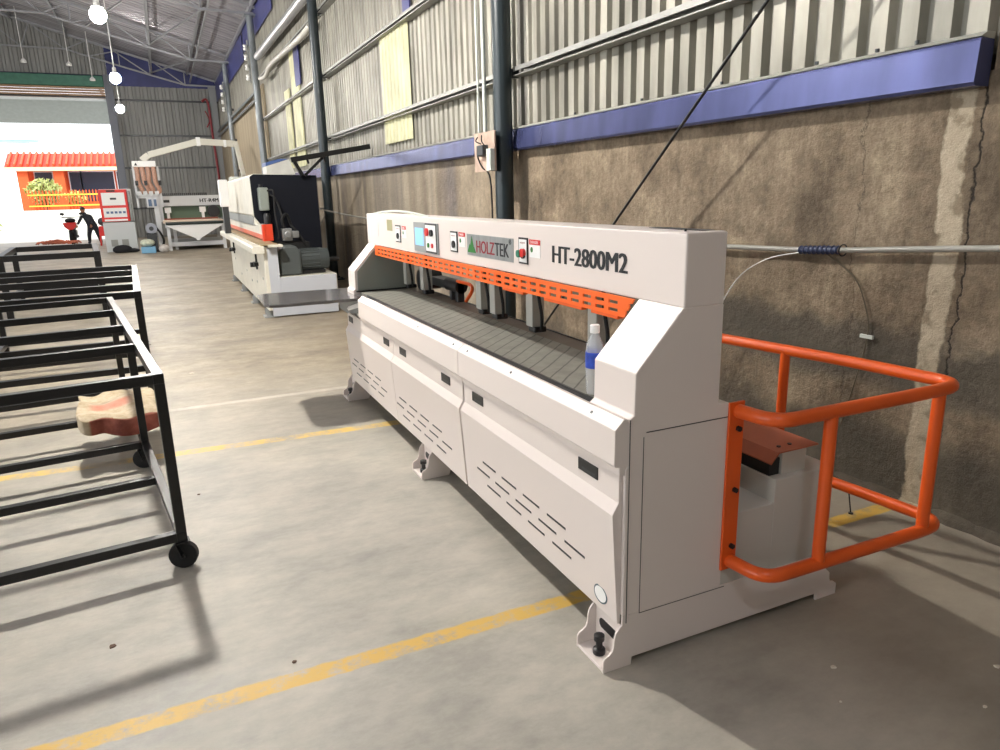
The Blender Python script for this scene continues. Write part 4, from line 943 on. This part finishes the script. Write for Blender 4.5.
for x in (-1.68, -1.36):
    bm = new(); box(bm, x, x + .2, 26.94, 26.952, .18, .40); obj('vent_grille', bm, mat('vent_grey', rgb(150, 152, 146), .6), t)
bm = new(); box(bm, -1.0, -.93, 26.96, 27.35, .98, 1.95); box(bm, -1.01, -.9, 26.9, 27.0, 1.6, 1.7); obj('side_bracket', bm, GREY, t)
# black bag at its foot
bm = new(); sph(bm, (-1.35, 26.4, .1), .24, (1.25, .8, .62), 14); sph(bm, (-1.1, 26.4, .06), .17, (1.5, .8, .45), 12); tag(obj('black_bag', bm, mat('black_cloth', rgb(24, 24, 28), .8), smooth=True), 'limp black bag on the floor in front of the control cabinet', 'bag')

# ------------------------------------------------------------------ motorbike, person, red stool
mb = thing('motorbike', 'red and black motorbike seen from behind near the doorway', 'motorbike', (-3.4, 33.8, 0))
mx = -3.42
bm = new(); torus(bm, (mx, 33.3, .29), .22, .075, 'x', 24, 10); obj('rear_wheel', bm, RUBBER, mb, smooth=True)
bm = new(); torus(bm, (mx - .05, 34.6, .29), .22, .06, 'x', 24, 10); obj('front_wheel', bm, RUBBER, mb, smooth=True)
bm = new(); sph(bm, (mx, 33.9, .72), .3, (.62, 1.7, .62), 16); obj('fuel_tank', bm, mat('dark_fairing', rgb(40, 34, 38), .3), mb, smooth=True)
bm = new(); prism(bm, [(mx - .24, .86), (mx + .24, .86), (mx + .2, .70), (mx + .08, .58), (mx - .08, .58), (mx - .2, .70)], 33.15, 33.5); obj('tail_fairing', bm, RED, mb, bevel=.03)
bm = new(); sph(bm, (mx, 33.55, .93), .24, (.8, 1.6, .45), 14); obj('seat', bm, RUBBER, mb, smooth=True)
bm = new(); cyl(bm, (mx - .38, 34.4, 1.05), (mx + .38, 34.4, 1.05), .02, n=8); cyl(bm, (mx - .05, 34.6, .3), (mx, 34.35, 1.0), .03, n=8); obj('handlebar', bm, DKSTEEL, mb)
for s in (-1, 1):
    bm = new(); sph(bm, (mx + s * .34, 34.4, 1.18), .07, (1.3, .5, .8), 10); cyl(bm, (mx + s * .3, 34.4, 1.05), (mx + s * .34, 34.4, 1.16), .01, n=6); obj('mirror', bm, BLACK, mb, smooth=True)
bm = new(); cyl(bm, (mx + .19, 33.2, .32), (mx + .16, 34.0, .3), .06, .04, n=12); obj('exhaust', bm, DKSTEEL, mb, smooth=True)
bm = new(); box(bm, mx - .14, mx + .14, 33.7, 34.3, .28, .56); obj('engine', bm, DKSTEEL, mb, bevel=.03)

def skin_body(name, pts, edges, m, parent, sub=2):
    me = bpy.data.meshes.new(name); me.from_pydata([Vector(p[:3]) - parent.location for p in pts], edges, []); me.materials.append(m)
    o = bpy.data.objects.new(name, me); COL.objects.link(o); o.parent = parent
    sk = o.modifiers.new('skin', 'SKIN'); sk.use_smooth_shade = True
    for i, p in enumerate(pts):
        r = p[3]; me.skin_vertices[0].data[i].radius = (r, r)
    me.skin_vertices[0].data[0].use_root = True
    s = o.modifiers.new('sub', 'SUBSURF'); s.levels = 1; s.render_levels = sub
    return o
per = thing('person', 'person in dark clothes and dark cap bending beside the red motorbike', 'person', (-2.68, 32.9, 0))
px, py = -2.68, 32.9
DKC = mat('dark_clothes', rgb(34, 36, 44), .8); SKN = mat('skin', rgb(170, 122, 96), .6)
pts = [(px + .08, py, .84, .13), (px, py - .02, 1.05, .14), (px - .10, py - .02, 1.28, .15), (px - .14, py - .02, 1.42, .06), (px - .17, py - .03, 1.52, .07),     # pelvis..head base
       (px - .02, py + .0, .80, .09), (px - .10, py - .02, .46, .065), (px - .12, py + .02, .09, .045), (px - .14, py - .12, .05, .04),
       (px + .16, py, .80, .09), (px + .22, py - .02, .46, .065), (px + .28, py + .04, .09, .045), (px + .28, py - .10, .05, .04),
       (px - .26, py - .02, 1.32, .055), (px - .36, py - .1, 1.10, .045), (px - .42, py - .2, .96, .035),
       (px + .06, py - .02, 1.32, .055), (px + .12, py - .10, 1.08, .045), (px + .06, py - .22, .95, .035)]
ed = [(0, 1), (1, 2), (2, 3), (3, 4), (0, 5), (5, 6), (6, 7), (7, 8), (0, 9), (9, 10), (10, 11), (11, 12), (2, 13), (13, 14), (14, 15), (2, 16), (16, 17), (17, 18)]
pts = [(p[0], p[1], p[2] * .82 if p[2] > .12 else p[2], p[3] * 1.3) for p in pts]
body = skin_body('body', pts, ed, DKC, per)
bm = new(); sph(bm, (px - .19, py - .04, 1.33), .1, (.85, 1, 1.15), 16); sph(bm, (px - .20, py - .14, 1.325), .018, (.8, 1, 1.4), 8); obj('head', bm, SKN, per, smooth=True)
bm = new(); sph(bm, (px - .19, py - .02, 1.375), .106, (.9, 1.02, .8), 14); prism(bm, [(px - .27, 1.39), (px - .11, 1.39), (px - .13, 1.375), (px - .25, 1.375)], py - .22, py - .08); obj('cap', bm, BLACK, per, smooth=True)
for s, (hx, hy, hz) in ((-1, (px - .44, py - .235, .745)), (1, (px + .03, py - .26, .74))):
    bm = new(); sph(bm, (hx, hy, hz), .04, (.6, .9, 1.1), 10)
    for k in range(4): tube(bm, [(hx - .025 + k * .017, hy - .02, hz - .02), (hx - .028 + k * .018, hy - .045, hz - .055), (hx - .028 + k * .018, hy - .045, hz - .085 + .006 * abs(k - 1))], .008, 6)
    tube(bm, [(hx + .02 * s, hy - .01, hz), (hx + .045 * s, hy - .035, hz - .03), (hx + .045 * s, hy - .045, hz - .05)], .009, 6)
    obj('hand', bm, SKN, per, smooth=True)
t = thing('red_stool', 'bright red plastic stool with a dark sack on it, left of the control cabinet', 'stool', (-2.2, 31.5, 0))
bm = new(); prism(bm, [(-.18, 0), (-.13, 0), (-.11, .36), (.11, .36), (.13, 0), (.18, 0), (.15, .72), (-.15, .72)], -.15, .15, 'y', Matrix.Translation((-2.15, 31.5, 0))); box(bm, -2.31, -1.99, 31.33, 31.67, .70, .728); obj('stool_frame', bm, RED, t, bevel=.01)
bm = new(); sph(bm, (-2.15, 31.5, .89), .17, (1, 1, .95), 14); tag(obj('dark_sack', bm, mat('dark_grey_cloth', rgb(72, 72, 76), .8), smooth=True), 'dark grey round sack sitting on the red stool', 'sack')

# ------------------------------------------------------------------ outside
OUTM = mat('pale_sunlit_ground', rgb(226, 224, 216), .8, var=.05, vscale=.6)
bm = new(); box(bm, -40, 20, YF + .1, 90, -.22, -.02); struct('ground', bm, OUTM)
aw = thing('outdoor_awning', 'pale metal awning outside above the doorway', 'awning', (-6, 42, 5.4))
bm = new(); prism(bm, [(41.0, 6.42), (42.2, 5.42), (42.2, 5.38), (40.95, 6.38)], -14, -1.3, 'x'); obj('awning_sheet', bm, mat('pale_grey_awning', rgb(140, 145, 142), .5, .1, var=.05), aw)
bm = new()
for x in (-5.1, -3.9, -2.4): bar(bm, (x, 40.9, 6.5), (x + .3, 42.1, 5.5), .05, .05)
obj('awning_strut', bm, DKSTEEL, aw)
bm = new(); box(bm, -14, -1.4, 40.8, 40.9, 6.3, 6.5)
for x in (-12, -7, -1.9): box(bm, x, x + .1, YF + .06, 40.85, 6.42, 6.52)
obj('awning_beam', bm, GREY, aw)
# orange house across the yard
H_ = thing('orange_house', 'bright orange single-storey house with dark windows across the yard', 'house', (-4.6, 54, 0))
HOR = mat('orange_house_paint', rgb(214, 92, 42), .7, var=.04); 
bm = new(); box(bm, -7.6, 2.6, 52.2, 58, 0, 3.75)
obj('house_wall', bm, HOR, H_)
bm = new(); prism(bm, [(51.1, 3.62), (51.15, 3.72), (53.2, 4.62), (58, 4.62), (58, 3.62)], -8.1, 3, 'x')
rf = obj('house_roof', bm, mat('red_orange_roof', rgb(214, 56, 26), .6), H_)
bm = new()
for k in range(34): cyl(bm, (-7.9 + k * .33, 51.15, 3.84), (-7.9 + k * .33, 53.2, 4.68), .07, n=8)
obj('roof_tile_row', bm, mat('pale_red_tile', rgb(222, 84, 44), .6), rf)
bm = new(); box(bm, -8.1, 3, 51.05, 51.12, 3.5, 3.72); obj('fascia', bm, mat('cream_fascia', rgb(246, 214, 170), .6), rf)
HG = mat('dark_window_glass', rgb(54, 58, 74), .15); FRW = mat('window_frame_white', rgb(214, 216, 220), .5)
for x0, x1 in ((-6.75, -5.85), (-4.95, -4.35), (-4.3, -2.55), (-2.35, -1.4), (-1.2, 1.6)):
    bm = new(); box(bm, x0, x1, 52.12, 52.2, 1.7, 3.45); w_ = obj('house_window', bm, HG, H_)
    bm = new(); box(bm, x0 - .05, x0, 52.08, 52.2, 1.65, 3.5); box(bm, x1, x1 + .05, 52.08, 52.2, 1.65, 3.5); box(bm, x0, x1, 52.08, 52.2, 3.45, 3.5); obj('window_frame', bm, FRW, w_)
for x in (-7.55, -5.7):
    bm = new(); box(bm, x, x + .55, 51.3, 51.8, 0, 3.6); obj('porch_pillar', bm, HOR, H_)
# garden wall and picket fence
bm = new(); box(bm, -12, 2.5, 48.0, 48.2, -.02, 1.25); tag(obj('garden_wall', bm, mat('white_garden_wall', rgb(238, 236, 228), .8)), 'low white garden wall carrying the orange picket fence', 'wall')
F_ = thing('picket_fence', 'orange and yellow picket fence on the low white wall before the house', 'fence', (-3.8, 48.1, 1.25))
PK = mat('orange_picket', rgb(210, 84, 30), .6); PK2 = mat('yellow_rail', rgb(238, 196, 70), .6)
for k in range(36):
    x = -6.7 + k * .165
    bm = new(); box(bm, x, x + .07, 48.07, 48.1, 1.25, 2.28); prism(bm, [(x, 2.28), (x + .07, 2.28), (x + .035, 2.36)], 48.07, 48.1); obj('picket', bm, PK, F_)
for z in (1.45, 2.05):
    bm = new(); box(bm, -6.75, -.7, 48.03, 48.07, z, z + .07); obj('fence_rail', bm, PK2, F_)
# shrub and small plants
def shrub(cx, cy, cz, r, n, label, cols_, seed):
    random.seed(seed)
    t = thing('shrub', label, 'shrub', (cx, cy, 0), 'shrubs by the garden wall')
    bm = new(); 
    for k in range(5):
        a = random.random() * 2 * PI; tube(bm, smooth_path([(cx, cy, 0), (cx + .1 * math.cos(a), cy + .1 * math.sin(a), cz * .5), (cx + r * .6 * math.cos(a), cy + r * .4 * math.sin(a), cz + r * .5)], 4), .025, 6)
    obj('stem', bm, mat('brown_stem', rgb(110, 84, 56), .8), t)
    bm = new()
    for k in range(n):
        u = Vector((random.gauss(0, 1), random.gauss(0, 1), random.gauss(0, 1))).normalized() * r * (.45 + .55 * random.random())
        c = Vector((cx, cy, cz)) + Vector((u.x, u.y * .6, u.z * .8)); s = .09 + .06 * random.random()
        d = Vector((random.gauss(0, 1), random.gauss(0, 1), random.gauss(0, 1))).normalized(); e2 = d.orthogonal().normalized()
        vs = [bm.verts.new(c + d * s * 1.4), bm.verts.new(c + e2 * s * .5), bm.verts.new(c - d * s * 1.4), bm.verts.new(c - e2 * s * .5)]
        bm.faces.new(vs)
    obj('foliage', bm, cols_, t)
shrub(-6.05, 49.2, 2.25, .95, 520, 'yellow-green leafy shrub rising behind the picket fence at its left end', mat('yellow_green_leaf', rgb(176, 184, 110), .6, var=.25, vscale=6), 1)
shrub(-4.5, 49.3, 1.9, .5, 240, 'smaller yellow shrub right of the leafy one behind the fence', mat('yellow_leaf', rgb(208, 196, 110), .6, var=.2, vscale=6), 2)
shrub(-8.4, 45.8, .55, .55, 160, 'low grey-green plant at the far left of the yard', mat('grey_green_leaf', rgb(176, 180, 120), .6, var=.2, vscale=6), 3)
bm = new(); cyl(bm, (-7.4, 46.5, 5.3), (-7.6, 46.5, 6.6), .05, n=8); sph(bm, (-6.6, 46.5, 4.9), .9, (1.3, .5, .18), 14)
tag(obj('street_lamp', bm, mat('blue_white_lamp', rgb(176, 206, 232), .4), smooth=True), 'pale blue lamp shade hanging on a short dark rod outside', 'lamp')

# small litter on the floor
def chip(x, y, s, m, label, nm='paper_scrap', grp=None, seed=0):
    random.seed(seed); bm = new()
    pts = [(x + s * (0.6 + .4 * random.random()) * math.cos(a), y + s * (.5 + .4 * random.random()) * math.sin(a)) for a in [k * PI / 3 for k in range(6)]]
    prism(bm, pts, .0005, .004, 'z'); tag(obj(nm, bm, m), label, 'litter', grp)
LW = mat('litter_white', rgb(214, 206, 190), .8); LB = mat('litter_brown', rgb(90, 66, 48), .8)
chip(1.88, 1.44, .013, LW, 'white scrap on the shaded floor nearest the machine end', seed=1)
chip(2.37, 1.197, .013, LW, 'white scrap on the floor at the right edge of the picture', seed=2)
chip(1.76, 1.31, .006, LW, 'tiny white crumb left of the two larger scraps near the bottom', seed=3)
chip(2.14, 1.095, .009, LW, 'small white scrap lowest on the right-hand floor', seed=4)
chip(-.376, 2.71, .016, LB, 'brown leaf scrap on the floor below the nearest cart', 'leaf_scrap', seed=5)
chip(.22, 2.31, .010, LB, 'small dark crumb on the open floor between cart and yellow line', 'leaf_scrap', seed=6)
chip(-.02, 4.07, .012, LB, 'dark crumb on the floor beside the nearest cart leg', 'leaf_scrap', seed=7)
chip(-.34, 8.96, .03, LB, 'dark spot of debris in the aisle beside the middle cart', 'leaf_scrap', seed=8)
chip(.05, 7.2, .03, LW, 'pale scrap in the aisle beside the middle cart', seed=9)
bm = new(); cyl(bm, (2.93, 2.24, .0), (2.93, 2.27, .14), .0035, n=6); cyl(bm, (2.93, 2.24, 0), (2.93, 2.24, .006), .012, n=8)
tag(obj('floor_stake', bm, BLACK), 'thin dark stake standing on the yellow line stub by the wall', 'stake')

# ------------------------------------------------------------------ world, sun
w = bpy.data.worlds.new('World'); S.world = w; w.use_nodes = True
bg = w.node_tree.nodes['Background']; bg.inputs[0].default_value = (.93, .96, 1, 1); bg.inputs[1].default_value = 2.2
sd = bpy.data.lights.new('sun', 'SUN'); sd.energy = 2.6; sd.angle = .01; sd.color = (1, .95, .86)
so = bpy.data.objects.new('sun', sd); COL.objects.link(so); so.rotation_euler = (math.radians(42), 0, math.radians(-30)); so.location = (-5, 50, 20)

# ------------------------------------------------------------------ camera
cam = bpy.data.cameras.new('camera'); co = bpy.data.objects.new('camera', cam); COL.objects.link(co); S.camera = co
cam.sensor_fit = 'HORIZONTAL'; cam.sensor_width = 36; cam.lens = 709.16 / 1000 * 36; cam.clip_start = .05; cam.clip_end = 300
Mx = ((0.90701239, -0.42037743, -0.02472545), (-0.12660286, -0.21621905, -0.96810177), (0.40162202, 0.88121061, -0.24933434))
# rows: camera right, down, forward in world axes
R3 = Matrix(((Mx[0][0], -Mx[1][0], -Mx[2][0]), (Mx[0][1], -Mx[1][1], -Mx[2][1]), (Mx[0][2], -Mx[1][2], -Mx[2][2])))
co.matrix_world = Matrix.Translation((0, 0, 1.6)) @ R3.to_4x4()

S.view_settings.view_transform = 'Standard'; S.view_settings.look = 'None'; S.view_settings.gamma = 1
S.view_settings.use_curve_mapping = False; S.view_settings.exposure = 0.30
